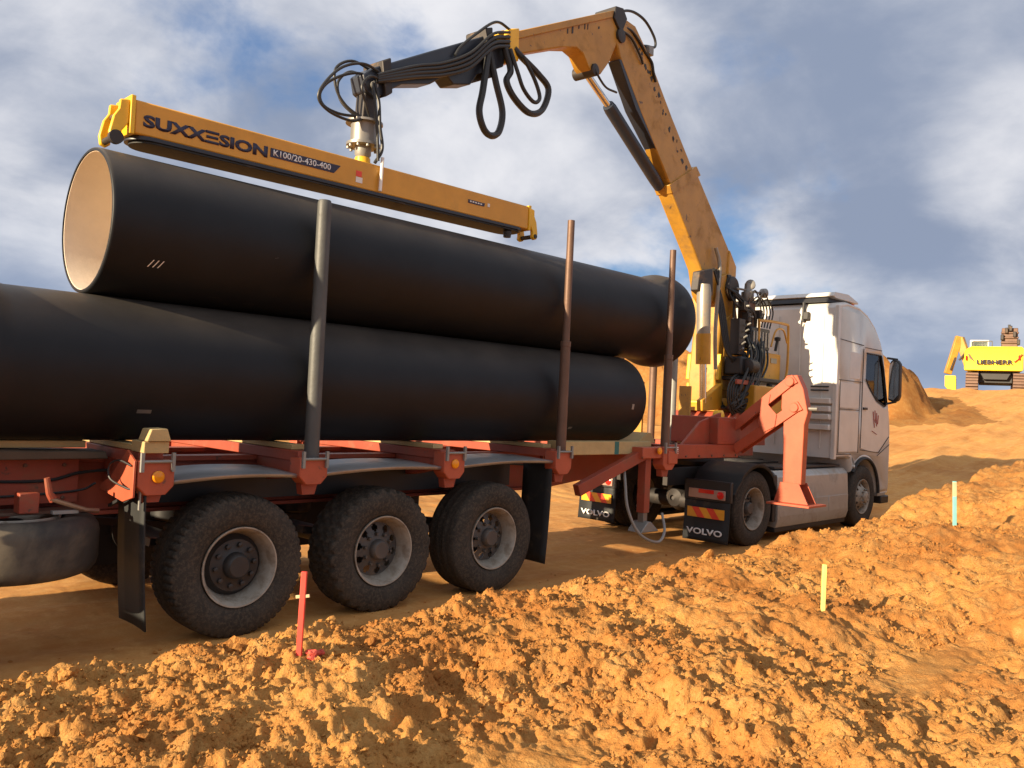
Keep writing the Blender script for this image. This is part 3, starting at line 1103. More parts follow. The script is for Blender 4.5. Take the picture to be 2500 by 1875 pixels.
MB().tube(catmull([(-3.6, .66, 1.20), (-1.9, .65, 1.16), (-1.2, .65, 1.14), (-.9, .64, 1.20), (-.3, .62, 1.22), (.8, .62, 1.21), (2.2, .62, 1.22), (3.4, .62, 1.18), (4.4, .62, 1.12)], 8), .012, 6).build('air_line', 'hose', TR)
MB().tube(catmull([(-2.4, .655, 1.08), (-1.7, .65, 1.04), (-1.0, .65, 1.06), (-.85, .6, 1.12)], 8), .009, 6).build('air_line', 'hose', TR)
for x in (-1.55, -1.30, -1.05):
    for z in (1.02, 1.25):
        MB().lathe([(0, .014), (-.012, .013), (-.014, 0)], (x, .66, z), AXY, 8).build('bolt', 'rust', TR)
for x in (5.6, 5.9, 6.2, 6.5, 6.8, 7.1):
    MB().lathe([(0, .014), (-.012, .013), (-.014, 0)], (x, -.02, 1.285), AXY, 8).build('bolt', 'rust', TR)
# folding outrigger
MB().box(6.62, 7.22, -.03, .70, 1.432, 1.79).build('outrigger_base', 'red', TR, .01)
MB().box(6.72, 6.90, -.032, -.02, 1.47, 1.75).build('base_plate', 'red', TR, .004)
OX = 7.12
arm_u = MB()
for y0, z0, y1, z1, w_ in ((.02, 1.66, -.78, 2.30, .13), (-.02, 1.36, -.86, 1.96, .13)):
    d = Vector((0, y1 - y0, z1 - z0)).normalized()
    p_ = Vector((0, -d.z, d.y)) * (w_ / 2)
    q = [(y0 + p_.y, z0 + p_.z), (y1 + p_.y, z1 + p_.z), (y1 + p_.y + d.y * .08, z1 + p_.z + d.z * .05), (y1 - p_.y + d.y * .08, z1 - p_.z + d.z * .05), (y1 - p_.y, z1 - p_.z), (y0 - p_.y, z0 - p_.z)]
    b = MB()
    b.prism(q, lambda u, v: (OX - .06, u, v), lambda u, v: (OX - .035, u, v))
    b.prism(q, lambda u, v: (OX + .095, u, v), lambda u, v: (OX + .12, u, v))
    ob_ = b.build('outrigger_arm', 'red_bright', TR, .006)
    MB().beam((OX + .03, y0, z0), (OX + .03, y1, z1), .11, .07).build('arm_core', 'red', ob_, .004)
MB().prism([(-.36, 1.73), (-.40, 2.02), (-.52, 2.12), (-.50, 1.98), (-.62, 1.86), (-.60, 1.70), (-.45, 1.62)], lambda u, v: (OX - .075, u, v), lambda u, v: (OX - .061, u, v)).build('arm_web', 'red_bright', TR, .004)
b = MB()
b.prism([(-.66, 2.28), (-.72, 2.37), (-.86, 2.38), (-.95, 2.20), (-1.02, 1.90), (-.98, 1.75), (-.97, .98), (-.72, .98), (-.70, 1.80), (-.66, 1.95)], lambda u, v: (OX - .034, u, v), lambda u, v: (OX + .094, u, v))
leg_o = b.build('outrigger_leg', 'red_bright', TR, .008)
for yy, zz2 in ((-.78, 2.29), (-.85, 1.96)):
    MB().lathe([(-.085, .055), (-.078, .06), (.13, .06), (.137, .05)], (OX, yy, zz2), (1, 0, 0), 20, True, True).build('pivot_pin', 'red_bright', TR)
MB().tube([(OX + .03, -1.0, 1.95), (OX + .03, -1.12, 1.95)], .025, 10).build('locking_pin', 'grey', TR)
b = MB()
b.prism([(-.72, 1.0), (-.97, 1.0), (-1.10, .745), (-.64, .745)], lambda u, v: (OX - .10, u, v), lambda u, v: (OX - .085, u, v))
b.prism([(-.72, 1.0), (-.97, 1.0), (-1.10, .745), (-.64, .745)], lambda u, v: (OX + .13, u, v), lambda u, v: (OX + .145, u, v))
b.build('foot_gusset', 'red_bright', TR, .003)
MB().box(OX - .22, OX + .28, -1.17, -.60, .715, .742).build('foot_plate', 'red_bright', TR, .004)

# ------------------------------------------------------------------ pipes
PR = .524


def pipe(name, x_sp, x_bell, y, z, label):
    """spigot end at x_sp, socket end at x_bell"""
    t = thing(name, label, 'pipe', ((x_sp + x_bell) / 2, y, z - PR), 'black water pipes on the trailer')
    s = 1 if x_bell > x_sp else -1
    L = abs(x_bell - x_sp)
    prof = [(.012, PR - .0275), (0, PR - .026), (0, PR - .012), (.006, PR - .003), (.02, PR)]
    prof += [(.02 + (L - .45) * k / 24, PR) for k in range(1, 24)]
    prof += [(L - .42, PR), (L - .36, PR + .012), (L - .27, PR + .058), (L - .20, PR + .074), (L - .06, PR + .076), (L - .025, PR + .068), (L - .004, PR + .045), (L, PR + .01), (L - .01, PR - .005), (L - .12, PR - .008)]
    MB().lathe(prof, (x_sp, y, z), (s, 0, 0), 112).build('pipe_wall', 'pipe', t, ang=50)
    MB().lathe([(.008, PR - .0262), (.010, PR - .030), (.5, PR - .030), (L - .14, PR - .028), (L - .13, PR - .010)], (x_sp, y, z), (s, 0, 0), 112).build('cement_lining', 'cream', t)
    return t


p_top = pipe('pipe', -1.02, 6.08, .612, 3.004, 'black pipe with pale lining, upper one right under the yellow lifting beam')
p_low = pipe('pipe', 5.18, -1.95, .62, 1.955, 'black pipe lying lowest on the trailer bed behind the near stakes')
# three chalk strokes and small scuffs on the coating


def on_pipe(y, z, x, th, r=PR + .002):
    return Vector((x, y - r * math.cos(th), z + r * math.sin(th)))


def mark(par, y, z, x, th, dx, dth, w, m='white', name='chalk_mark'):
    vs = []
    for i in range(5):
        t = i / 4
        for s in (-1, 1):
            vs.append(on_pipe(y, z, x + dx * t + s * w, th + dth * t))
    MB().add(vs, [(i * 2, i * 2 + 1, i * 2 + 3, i * 2 + 2) for i in range(4)]).build(name, m, par)


for k in range(3):
    mark(p_top, .612, 3.004, -.73 + .035 * k, rad(-38), .03, rad(6.5), .004)
mt['scuff'] = M('scuffed_coating', (0.13, 0.125, 0.12), 0.6)
for x, th, dx, w in ((-.22, -62, .11, .006), (.12, -65, .07, .005), (.2, -14, .03, .004)):
    mark(p_top, .612, 3.004, x, rad(th), dx, rad(1), w, 'scuff', 'scuff')
for x, th, dx, w in ((-.70, -36, .0, .05), (3.95, -44, .0, .03)):
    mark(p_low, .62, 1.955, x, rad(th), dx, rad(3.5), w, 'scuff', 'scuff')
mark(p_low, .62, 1.955, 4.92, rad(-13), .0, rad(7), .02, 'galv', 'sticker')

# timber dunnage
for x, lab in ((-.70, 'over the rear bolster beside the stacked wedge blocks'), (.53, 'under the pipe by the grey stake'), (2.0, 'under the pipe between the two middle stakes'), (3.51, 'under the pipe by the tall middle rusty stake')):
    b = MB()
    b.box(x - .06, x + .06, .16, 2.3, 1.387, 1.428)
    o = b.build('timber_bearer', 'timber', None, .004)
    tag(o, 'flat timber bearer ' + lab, 'timber')
b = MB()
b.prism([(-.80, 1.387), (-.80, 1.465), (-.63, 1.465), (-.63, 1.387)], lambda u, v: (u, -.10, v), lambda u, v: (u + .01, .14, v))
tag(b.build('wedge_block', 'timber', None, .005), 'lower sawn wood block at the edge of the rear bolster', 'wood block', 'stacked wood blocks')
b = MB()
b.prism([(-.79, 1.468), (-.765, 1.55), (-.655, 1.555), (-.625, 1.468)], lambda u, v: (u, -.12, v), lambda u, v: (u + .01, .06, v))
tag(b.build('wedge_block', 'timber', None, .006), 'upper sawn wood block, stacked on another beside the pipe', 'wood block', 'stacked wood blocks')
b = MB()
b.box(3.66, 5.32, .10, .30, 1.31, 1.46)
tag(b.build('timber_beam', 'timber', None, .008), 'long square timber beam with a green stripe, at the front end of the lower pipe', 'timber')
o = bpy.data.objects[b'timber_beam'.decode()]
MB().box(4.60, 4.68, .0985, .12, 1.312, 1.458).build('green_stripe', 'green', o)
b = MB()
b.prism([(5.15, 1.435), (5.55, 1.435), (5.45, 1.56), (5.38, 1.56)], lambda u, v: (u, .2, v), lambda u, v: (u, .9, v))
tag(b.build('wedge', 'timber', None, .006), 'pale wooden wedge in front of the lower pipe end', 'wood block')
b = MB()
b.box(-3.4, -.95, .55, .72, 1.38, 1.43)
tag(b.build('deck_board', 'timber', None, .006), 'long sunlit board on the trailer bed at the left edge', 'timber')

# ------------------------------------------------------------------ tractor
TK = thing('truck_tractor', 'silver-white tractor unit with high-roof cab, towing the red trailer', 'truck', (9.5, 1.25, 0))
pd = proto('drive', 'rib', .30, 'rim_dark', 'rim', 'hub')
pf = proto('front', 'rib', .30, 'rim', 'rim', 'grey')
for fl_, y in ((False, 0), (True, 2.5)):
    place_wheel(TK, pd, (7.704, y, .525), fl_, .3)
    place_wheel(TK, pd, (7.704, y + (.35 if not fl_ else -.35), .525), fl_, .7)
    place_wheel(TK, pf, (11.49, y, .525), fl_, .4)
drop_proto(pd)
drop_proto(pf)
for yc in (.85, 1.65):
    MB().box(6.75, 12.3, yc - .04, yc + .04, .80, 1.05).build('chassis_rail', 'dark_steel', TK, .005)
MB().tube([(7.704, .3, .525), (7.704, 2.2, .525)], .12, 16).build('rear_axle', 'dark_steel', TK)
MB().lathe([(-.2, .04), (-.15, .13), (0, .2), (.15, .2), (.2, .05)], (7.75, 1.25, .55), (1, 0, 0), 20).build('differential', 'dark_steel', TK)
MB().lathe([(1.06, .5), (1.12, .55), (1.17, .55), (1.18, .5)], (7.9, 1.25, 0), (0, 0, 1), 36, True, True).build('fifth_wheel', 'dark_steel', TK)
MB().tube([(11.49, .2, .5), (11.49, 2.3, .5)], .08, 14).build('front_axle', 'dark_steel', TK)


def fender(y0, y1):
    n = 22
    vs, fs = [], []
    for i in range(n + 1):
        th = rad(8 + (158 - 8) * i / n)
        R0 = .60 + (.03 if 45 < math.degrees(th) < 135 else 0)
        x, z = 7.704 + 1.0 * R0 * math.cos(th), .53 + R0 * math.sin(th)
        if math.degrees(th) > 120:
            x = 7.704 + (R0 + .10 * ((math.degrees(th) - 120) / 38)) * math.cos(th)
        vs += [(x, y0, z - .05), (x, y0, z), (x, y1, z), (x, y1, z - .05)]
    for i in range(n):
        for k in range(3):
            fs.append((i * 4 + k, (i + 1) * 4 + k, (i + 1) * 4 + k + 1, i * 4 + k + 1))
    o = MB().add(vs, fs).build('mudguard', 'flap', TK)
    s_ = o.modifiers.new('s', 'SOLIDIFY')
    s_.thickness = .012
    return o


for y0, y1, near in ((-.06, .66, True), (1.84, 2.56, False)):
    fender(y0, y1)
    b = MB()
    b.box(6.955, 7.02, y0 - .0, y1, .64, .92)
    b.build('lamp_panel', 'black', TK, .01)
    ya, yb = (y0 + .07, y1 - .08)
    MB().box(6.935, 6.953, ya, yb, .672, .80).build('tail_lamp', 'clearlens', TK, .008)
    MB().lathe([(0, .05), (-.01, .05), (-.018, .03), (-.02, 0)], (6.934, ya + .07, .735), (1, 0, 0), 20).build('stop_light', 'redlens', TK)
    MB().box(6.928, 6.934, ya + .17, yb - .16, .742, .796).build('brake_lens', 'redlens', TK, .003)
    fo = flap_sheet(6.965, y0 + .01, y1 - .01, .09 if near else .13, .66, -.03, par=TK)
    # chevron board built of slanted stripes
    zc0, zc1 = .41, .545
    nst = 5
    for k in range(nst):
        a0 = ya + (yb - ya) * k / nst
        a1 = ya + (yb - ya) * (k + 1) / nst
        sh = .05 if 0 < k + 1 < nst else 0
        sh0 = .05 if 0 < k < nst else 0
        MB().prism([(a0 - sh0, zc0), (a1 - sh, zc0), (a1 + sh, zc1), (a0 + sh0, zc1)], lambda u, v: (6.925, u, v), lambda u, v: (6.935, u, v)).build('chevron_stripe', 'chev_y' if k % 2 == 0 else 'chev_r', TK)
    text_part('VOLVO', 'flap_lettering', 'white', TK, (6.913 if near else 6.922, yb - .0, .18 if near else .20), (0, -1, 0), (0, 0, 1), (yb - ya) * .98, .085, bold=.03)

# side skirt
for ys_, yi in ((-.0, .5), (2.5, 2.0)):
    sgn = 1 if yi > ys_ else -1
    b = MB()
    b.prism([(ys_ + sgn * .03, .20), (ys_ - sgn * .01, .32), (ys_, .62), (ys_ + sgn * .02, .95), (ys_ + sgn * .10, 1.03), (yi, 1.05), (yi, .25)], lambda u, v: (8.42, u, v), lambda u, v: (10.88, u, v))
    b.build('side_skirt', 'silver', TK, .012)
    for x0, x1 in ((8.44, 9.22), (9.24, 10.1), (10.12, 10.86)):
        yy = ys_ - sgn * .012
        MB().prism([(x0, .36), (x1, .36), (x1, .60), (x0, .60)], lambda u, v, y=yy: (u, y, v), lambda u, v, y=yy, s=sgn: (u, y + s * .02, v)).build('skirt_panel', 'silver', TK, .006)
    MB().box(8.42, 10.88, min(ys_, yi) + .04, max(ys_, yi) - .04, .13, .20).build('skirt_lip', 'black', TK, .01)
    MB().box(8.5, 10.8, min(ys_ + sgn * .12, yi), max(ys_ + sgn * .12, yi), 1.052, 1.085).build('catwalk', 'dark_steel', TK, .006)
    MB().box(8.30, 8.40, min(ys_, yi) + .02, max(ys_, yi), .30, .98).build('skirt_end', 'black', TK, .01)
MB().box(8.6, 10.2, .92, 1.58, 1.05, 1.08).build('deck_plate', 'dark_steel', TK, .005)

# cab shell
arch = [(11.49 + .63 * math.cos(rad(a)), .54 + .63 * math.sin(rad(a))) for a in range(4, 141, 8)]
OUT = [(10.27, 1.20), (10.27, 3.66), (10.32, 3.74), (10.6, 3.79), (11.10, 3.77), (11.45, 3.68), (11.80, 3.50), (12.08, 3.25), (12.24, 3.02), (12.44, 2.45), (12.60, 1.95), (12.66, 1.70), (12.68, 1.2), (12.67, .62), (12.62, .52), (12.2, .50)]
OUT = OUT + arch + [(10.98, 1.05), (10.93, 1.17), (10.85, 1.20)]
WIN = [(11.43, 3.00), (12.06, 3.00), (12.20, 2.75), (12.40, 2.16), (12.30, 2.10), (11.92, 2.20), (11.60, 2.40), (11.43, 2.55)]


def inset(poly, d):
    c = [sum(q[i] for q in poly) / len(poly) for i in (0, 1)]
    out = []
    n = len(poly)
    for i in range(n):
        a, b_, c_ = Vector(poly[i - 1]), Vector(poly[i]), Vector(poly[(i + 1) % n])
        n1 = Vector(((b_ - a).y, -(b_ - a).x)).normalized()
        n2 = Vector(((c_ - b_).y, -(c_ - b_).x)).normalized()
        nn = (n1 + n2)
        if nn.length < 1e-6:
            nn = n1
        nn.normalize()
        out.append(tuple(b_ + nn * d))
    return out


nO = len(OUT)
st = [(0.0, .075), (.012, .035), (.045, .010), (.10, 0), (2.40, 0), (2.455, .010), (2.488, .035), (2.5, .075)]
vs, fs = [], []
for y, d in st:
    q = inset(OUT, d)
    for u, v in q:
        vs.append((u, y, v))
WS0, WS1 = 8, 10       # outline edges that are windscreen: points 8->10
for i in range(len(st) - 1):
    for k in range(nO):
        k2 = (k + 1) % nO
        if k in (8, 9) and 0 < i < len(st) - 2:
            continue
        if k >= 15 and k < nO - 2:
            pass
        fs.append((i * nO + k, i * nO + k2, (i + 1) * nO + k2, (i + 1) * nO + k))
body = MB().add(vs, fs)
for si, sg in ((0, 1), (len(st) - 1, -1)):
    q = inset(OUT, st[si][1])
    y = st[si][0]
    tri = tessellate_polygon([[Vector((a, b_, 0)) for a, b_ in q], [Vector((a, b_, 0)) for a, b_ in WIN[::-1]]])
    allp = q + WIN[::-1]
    body.add([(a, y, b_) for a, b_ in allp], [tuple(t) for t in tri])
cabo = body.build('cab_shell', 'white_paint', TK, ang=30)
sm = cabo.modifiers.new('s', 'SOLIDIFY')
sm.thickness = .03
sm.offset = -1
# windscreen
MB().hexa([(12.23, .06, 3.02), (12.42, .06, 2.45), (12.59, .06, 1.95), (12.56, .06, 1.95)][0:0] + [(12.24, .05, 3.0), (12.25, .05, 3.0), (12.25, 2.45, 3.0), (12.24, 2.45, 3.0), (12.595, .05, 1.96), (12.605, .05, 1.96), (12.605, 2.45, 1.96), (12.595, 2.45, 1.96)]).build('windscreen', 'glass', TK)
for y in (.012, 2.484):
    MB().prism(WIN, lambda u, v, y=y: (u, y, v), lambda u, v, y=y: (u, y + .004, v)).build('side_window', 'glass', TK)
    MB().box(11.98, 12.02, y - .002, y + .008, 2.16, 3.02).build('window_bar', 'black', TK)
# window frame rubber and door seams on the near side
for sd_, y in ((-1, -.0), (1, 2.5)):
    e0, e1 = (y + sd_ * .004, y - sd_ * .004)
    wi = inset(WIN[::-1], 0)
    for i in range(len(WIN)):
        a, b_ = WIN[i], WIN[(i + 1) % len(WIN)]
        MB().beam((a[0], y + sd_ * .003, a[1]), (b_[0], y + sd_ * .003, b_[1]), .03, .014).build('window_seal', 'black', TK)
    door = [(11.36, 1.30), (11.36, 3.08), (12.12, 3.08), (12.50, 2.10), (12.52, 1.52), (12.05, 1.42)]
    # door skin around the window, as a thin proud panel below the glass
    skin = [(11.30, 1.36), (11.30, 2.50), (11.40, 2.50), (11.60, 2.36), (11.92, 2.16), (12.32, 2.06), (12.44, 2.08), (12.50, 1.96), (12.52, 1.56), (12.10, 1.30), (11.85, 1.28)]
    dp = MB()
    dp.prism(skin, lambda u, v: (u, y + sd_ * .006, v), lambda u, v: (u, y - sd_ * .02, v))
    dpo = dp.build('door', 'white_paint', TK, .004)
    MB().box(11.34, 11.50, min(y + sd_ * .03, y), max(y + sd_ * .03, y), 2.02, 2.06).build('door_handle', 'black', dpo, .006)
    MB().beam((11.30, y + sd_ * .002, 1.36), (11.30, y + sd_ * .002, 3.06), .012, .012, (1, 0, 0)).build('door_seam', 'black', dpo)
    MB().beam((11.30, y + sd_ * .002, 1.33), (12.10, y + sd_ * .002, 1.275), .012, .012).build('door_seam', 'black', dpo)
    MB().beam((12.10, y + sd_ * .002, 1.275), (12.56, y + sd_ * .002, 1.56), .012, .012).build('door_seam', 'black', dpo)
    MB().prism([(10.42, 1.30), (11.18, 1.30), (11.18, 1.98), (10.42, 1.98)], lambda u, v: (u, y + sd_ * .006, v), lambda u, v: (u, y - sd_ * .02, v)).build('locker_door', 'white_paint', TK, .005)
    MB().prism([(10.42, 2.03), (11.18, 2.03), (11.18, 2.45), (10.42, 2.45)], lambda u, v: (u, y + sd_ * .004, v), lambda u, v: (u, y - sd_ * .02, v)).build('side_panel', 'white_paint', TK, .005)
    MB().prism([(10.75, 2.52), (11.20, 2.52), (11.22, 2.98), (10.75, 2.98)], lambda u, v: (u, y + sd_ * .004, v), lambda u, v: (u, y - sd_ * .02, v)).build('rear_side_panel', 'white_paint', TK, .02)
    for pa, pb in (((10.40, 1.28), (10.40, 2.48)), ((11.20, 1.28), (11.20, 2.50)), ((10.40, 2.005), (11.20, 2.005)), ((10.33, 2.485), (11.28, 2.485)), ((10.33, 3.15), (11.30, 3.12)), ((11.36, 3.09), (12.10, 3.09)), ((12.05, 1.22), (12.60, 1.42)), ((10.33, 1.26), (10.92, 1.26))):
        MB().beam((pa[0], y + sd_ * .001, pa[1]), (pb[0], y + sd_ * .001, pb[1]), .010, .010, (0, 1, 0)).build('panel_seam', 'black', TK)
    # wheel arch lip
    ap = [(11.49 + .645 * math.cos(rad(a)), y + sd_ * .012, .54 + .645 * math.sin(rad(a))) for a in range(2, 146, 6)]
    MB().tube(ap, .028, 8).build('wheel_arch_lip', 'flap', TK)
    # mirror: arm and housing
    mo = MB()
    mo.prism([(.0, 2.22), (.0, 2.80), (.03, 2.92), (.10, 2.96), (.20, 2.95), (.27, 2.88), (.28, 2.30), (.24, 2.22), (.14, 2.19)], lambda u, v: (12.40, y + sd_ * (.02 + u * .72), v), lambda u, v: (12.52, y + sd_ * (.02 + u * .72), v))
    mob = mo.build('mirror', 'black', TK, .02)
    MB().prism([(.02, 2.25), (.02, 2.85), (.10, 2.92), (.2, 2.91), (.25, 2.85), (.25, 2.32), (.14, 2.23)], lambda u, v: (12.392, y + sd_ * (.02 + u * .72), v), lambda u, v: (12.398, y + sd_ * (.02 + u * .72), v)).build('mirror_glass', 'chrome', mob)
    for z0, z1 in ((2.96, 2.98), (2.2, 2.15)):
        MB().tube([(12.36, y, z1), (12.48, y + sd_ * .14, z0)], .02, 8).build('mirror_arm', 'black', mob)
    # steps and front corner
    MB().box(12.14, 12.5, min(y, y - sd_ * .25), max(y, y - sd_ * .25), .50, .56).build('step', 'galv', TK, .008)
    MB().box(12.30, 12.66, min(y + sd_ * .004, y - sd_ * .2), max(y + sd_ * .004, y - sd_ * .2), .36, .50).build('bumper_corner', 'black', TK, .02)
    MB().box(10.24, 10.33, min(y + sd_ * .012, y - sd_ * .06), max(y + sd_ * .012, y - sd_ * .06), 1.18, 3.70).build('rear_fairing', 'white_paint', TK, .012)
MB().box(12.45, 12.70, .2, 2.3, .36, .52).build('bumper', 'black', TK, .02)
# seats and wheel seen through the glass
for yy in (.65, 1.85):
    b = MB()
    b.box(11.35, 11.85, yy - .25, yy + .25, 1.75, 1.95)
    b.prism([(11.25, 1.9), (11.42, 1.9), (11.30, 2.65), (11.16, 2.65)], lambda u, v, yy=yy: (u, yy - .24, v), lambda u, v, yy=yy: (u, yy + .24, v))
    b.build('cab_seat', 'seat', TK, .03)
b = MB()
b.tube([(12.08 + .07 * math.sin(a), 1.85 + .22 * math.cos(a), 2.12 + .2 * math.sin(a)) for a in np.linspace(0, 2 * math.pi, 25)], .016, 8, False)
b.build('steering_wheel', 'seat', TK)
MB().box(12.15, 12.5, .06, 2.44, 1.5, 1.98).build('dashboard', 'seat', TK, .04)
MB().box(10.35, 12.4, .06, 2.44, 1.25, 1.32).build('cab_floor', 'seat', TK)
# red door emblem
for a, b_, c_, d_ in ((11.78, 2.00, 11.86, 1.72), (11.86, 2.02, 11.90, 1.80), (11.94, 1.98, 11.96, 1.74), (11.76, 1.66, 11.98, 1.60), (12.02, 1.94, 12.0, 1.78), (11.80, 1.86, 11.95, 1.84)):
    MB().beam((a, -.0085, b_), (c_, -.0085, d_), .003, .022, (0, 1, 0)).build('door_emblem', 'logo_red', TK)
# rear wall details
for yy in np.linspace(.25, 2.25, 6):
    MB().box(10.252, 10.27, yy - .012, yy + .012, 1.35, 3.55).build('wall_rib', 'white_paint', TK, .004)
for zz2 in (2.30, 2.36):
    MB().tube([(10.24, .12, zz2), (10.24, .42, zz2)], .012, 8).build('grab_rail', 'black', TK)
for zc in (1.95, 2.08, 1.82, 1.65):
    MB().box(10.15, 10.26, .06, .62, zc, zc + .09).build('air_intake_louvre', 'white_paint', TK, .01)
MB().tube([(10.23, .59, 3.76), (10.23, .59, 3.44)], .028, 10).build('intake_stub', 'black', TK)
MB().box(10.18, 10.26, .49, .58, 3.47, 3.60).build('work_lamp', 'black', TK, .01)
# roof spoiler
b = MB()
b.prism([(10.30, 3.86), (10.36, 3.93), (10.9, 3.95), (11.3, 3.86), (11.3, 3.83), (10.4, 3.83)], lambda u, v: (u, .12, v), lambda u, v: (u, 2.38, v))
b.build('roof_spoiler', 'white_paint', TK, .01)
b = MB()
b.prism([(10.26, 3.76), (10.30, 3.835), (11.2, 3.828), (11.2, 3.785)], lambda u, v: (u, .2, v), lambda u, v: (u, 2.3, v))
b.build('spoiler_mount', 'black', TK, .004)
MB().lathe([(0, .05), (.06, .05), (.075, .03), (.078, 0)], (11.10, .16, 3.74), (0, 0, 1), 14).build('roof_marker_lamp', 'redlens', TK)

# ------------------------------------------------------------------ loader crane
CB = Vector((8.66, 1.25, 0))
ce = Vector((-0.99626, -0.08644, 0))
cn = Vector((0.08644, -0.99626, 0))          # towards the near side


def C(s, off, z):
    return CB + ce * s + cn * off + Vector((0, 0, z))


CR = thing('loader_crane', 'weathered yellow loader crane with folded-over boom mounted behind the white cab', 'crane', (8.66, 1.25, 1.36))


def cplate(name, poly, w, m, off=0.0, bevel=.012, par=None):
    return MB().prism(poly, lambda u, v: C(u, off + w / 2, v), lambda u, v: C(u, off - w / 2, v)).build(name, m, par or CR, bevel)


def scale_poly(poly, k):
    c = (sum(q[0] for q in poly) / len(poly), sum(q[1] for q in poly) / len(poly))
    return [(c[0] + (a - c[0]) * k, c[1] + (b_ - c[1]) * k) for a, b_ in poly]


cplate('crane_base', [(-.65, 1.362), (.65, 1.362), (.6, 1.72), (.45, 1.86), (-.45, 1.86), (-.6, 1.72)], 1.15, 'red')
MB().lathe([(1.86, .48), (1.87, .52), (1.98, .52), (2.0, .46), (2.08, .42)], (8.66, 1.25, 0), (0, 0, 1), 40, True, True).build('slew_ring', 'yellow', CR)
col_poly = [(.50, 2.0), (.52, 2.4), (.42, 3.2), (.52, 3.60), (.45, 3.95), (.10, 4.05), (-.12, 3.9), (-.14, 3.5), (-.30, 3.1), (-.44, 2.7), (-.48, 2.0)]
cplate('crane_column', col_poly, .46, 'boom', bevel=.03)
cplate('column_cheek', [(.34, 2.2), (.3, 3.3), (.0, 3.45), (-.16, 2.9), (-.2, 2.2)], .52, 'boom')
for a, b_ in ((2.35, 2.75), (1.98, 2.3)):
    cplate('column_rib', [(.44, a), (.50, a), (.46, b_), (.40, b_)], .56, 'yellow_clean')
MB().lathe([(-.30, .17), (-.28, .19), (.28, .19), (.30, .17)], C(.12, 0, 3.80), cn, 28, True, True).build('shoulder_pivot', 'dark_steel', CR)
sleeve = cplate('boom_sleeve', [(-.17, 3.95), (-.20, 4.18), (.08, 4.46), (1.20, 5.36), (1.98, 4.95), (1.20, 4.23), (.95, 3.98), (.80, 3.62), (.62, 3.50), (.40, 3.62), (.12, 3.70)], .23, 'boom', off=.03, bevel=.02)
cplate('sleeve_collar', [(1.12, 5.36), (1.26, 5.46), (2.04, 5.00), (1.94, 4.90)], .26, 'boom', off=.03, bevel=.01, par=sleeve)
cplate('sleeve_shield', [(-.20, 4.05), (-.20, 4.20), (.06, 4.43), (.10, 4.1), (-.02, 3.62), (-.12, 3.68)], .28, 'yellow', off=.03, bevel=.02, par=sleeve)
boom = cplate('main_boom', [(.9, 5.02), (2.01, 5.97), (2.74, 6.64), (3.06, 6.86), (3.32, 6.86), (3.50, 6.52), (3.42, 6.36), (2.81, 5.76), (1.9, 4.95)], .18, 'boom', off=.05, bevel=.02)
for k in range(26):
    s0 = 1.55 + k * .062 + random.uniform(-.04, .04)
    z0 = 5.38 + k * .0535 + random.uniform(-.08, .05)
    kk = random.uniform(.012, .05)
    pl_ = [(s0 + kk * math.cos(t) * random.uniform(.3, 1.2), z0 + kk * math.sin(t) * random.uniform(.3, 1.2)) for t in np.linspace(0, 6.28, 8)[:-1]]
    MB().prism(pl_, lambda u, v: C(u, .1405, v), lambda u, v: C(u, .1425, v)).build('worn_patch', 'dark_steel', boom)
cplate('cylinder_cradle', [(2.05, 5.16), (2.95, 5.78), (3.42, 6.30), (3.30, 6.34), (2.75, 5.84), (1.98, 5.14)], .172, 'charcoal', off=.05, bevel=.01, par=boom)
jib = cplate('jib', [(3.36, 6.70), (3.42, 6.84), (3.62, 6.85), (5.54, 5.845), (5.53, 5.60), (4.60, 6.03), (4.34, 6.12), (4.20, 6.10), (4.08, 5.98), (3.96, 5.93), (3.80, 5.98), (3.62, 6.20)], .22, 'boom', off=.02, bevel=.015)
cplate('jib_spine', [(3.60, 6.86), (5.50, 5.87), (5.48, 5.79), (3.62, 6.76)], .30, 'boom', bevel=.008, par=jib)
cplate('jib_collar', [(5.45, 5.92), (5.60, 5.86), (5.58, 5.50), (5.44, 5.56)], .34, 'yellow_clean', bevel=.01, par=jib)
cplate('jib_collar', [(5.66, 5.83), (5.76, 5.78), (5.74, 5.66), (5.65, 5.70)], .28, 'yellow_clean', bevel=.01, par=jib)
for (a, b_, c_, d_) in ((4.42, 6.26, .03, .10), (4.52, 6.22, .02, .06), (4.18, 6.40, .02, .09), (4.12, 6.42, .018, .07), (3.88, 6.52, .03, .03), (4.30, 6.36, .02, .04)):
    MB().prism([(a, b_), (a + c_, b_ - c_ * .5), (a + c_, b_ + d_ - c_ * .5), (a, b_ + d_)], lambda u, v: C(u, .131, v), lambda u, v: C(u, .134, v)).build('worn_letter', 'dark_steel', jib)
MB().lathe([(-.17, .07), (-.165, .09), (.165, .09), (.17, .07)], C(3.42, 0, 6.60), cn, 20, True, True).build('elbow_pin', 'dark_steel', CR)
MB().lathe([(-.16, .06), (-.155, .075), (.155, .075), (.16, .06)], C(3.95, 0, 5.98), cn, 18, True, True).build('jib_pin', 'dark_steel', CR)
cplate('elbow_bracket', [(3.30, 6.86), (3.40, 6.96), (3.58, 6.92), (3.60, 6.76), (3.42, 6.62)], .32, 'dark_steel', bevel=.01)
ext = cplate('jib_extension', [(5.55, 5.80), (5.85, 5.72), (6.69, 5.24), (7.40, 4.83), (7.50, 4.74), (7.46, 4.60), (7.34, 4.56), (7.20, 4.68), (7.03, 4.80), (6.67, 4.92), (6.45, 5.08), (6.35, 5.02), (6.10, 5.10), (6.00, 5.24), (5.81, 5.34), (5.60, 5.46)], .20, 'charcoal', bevel=.012)
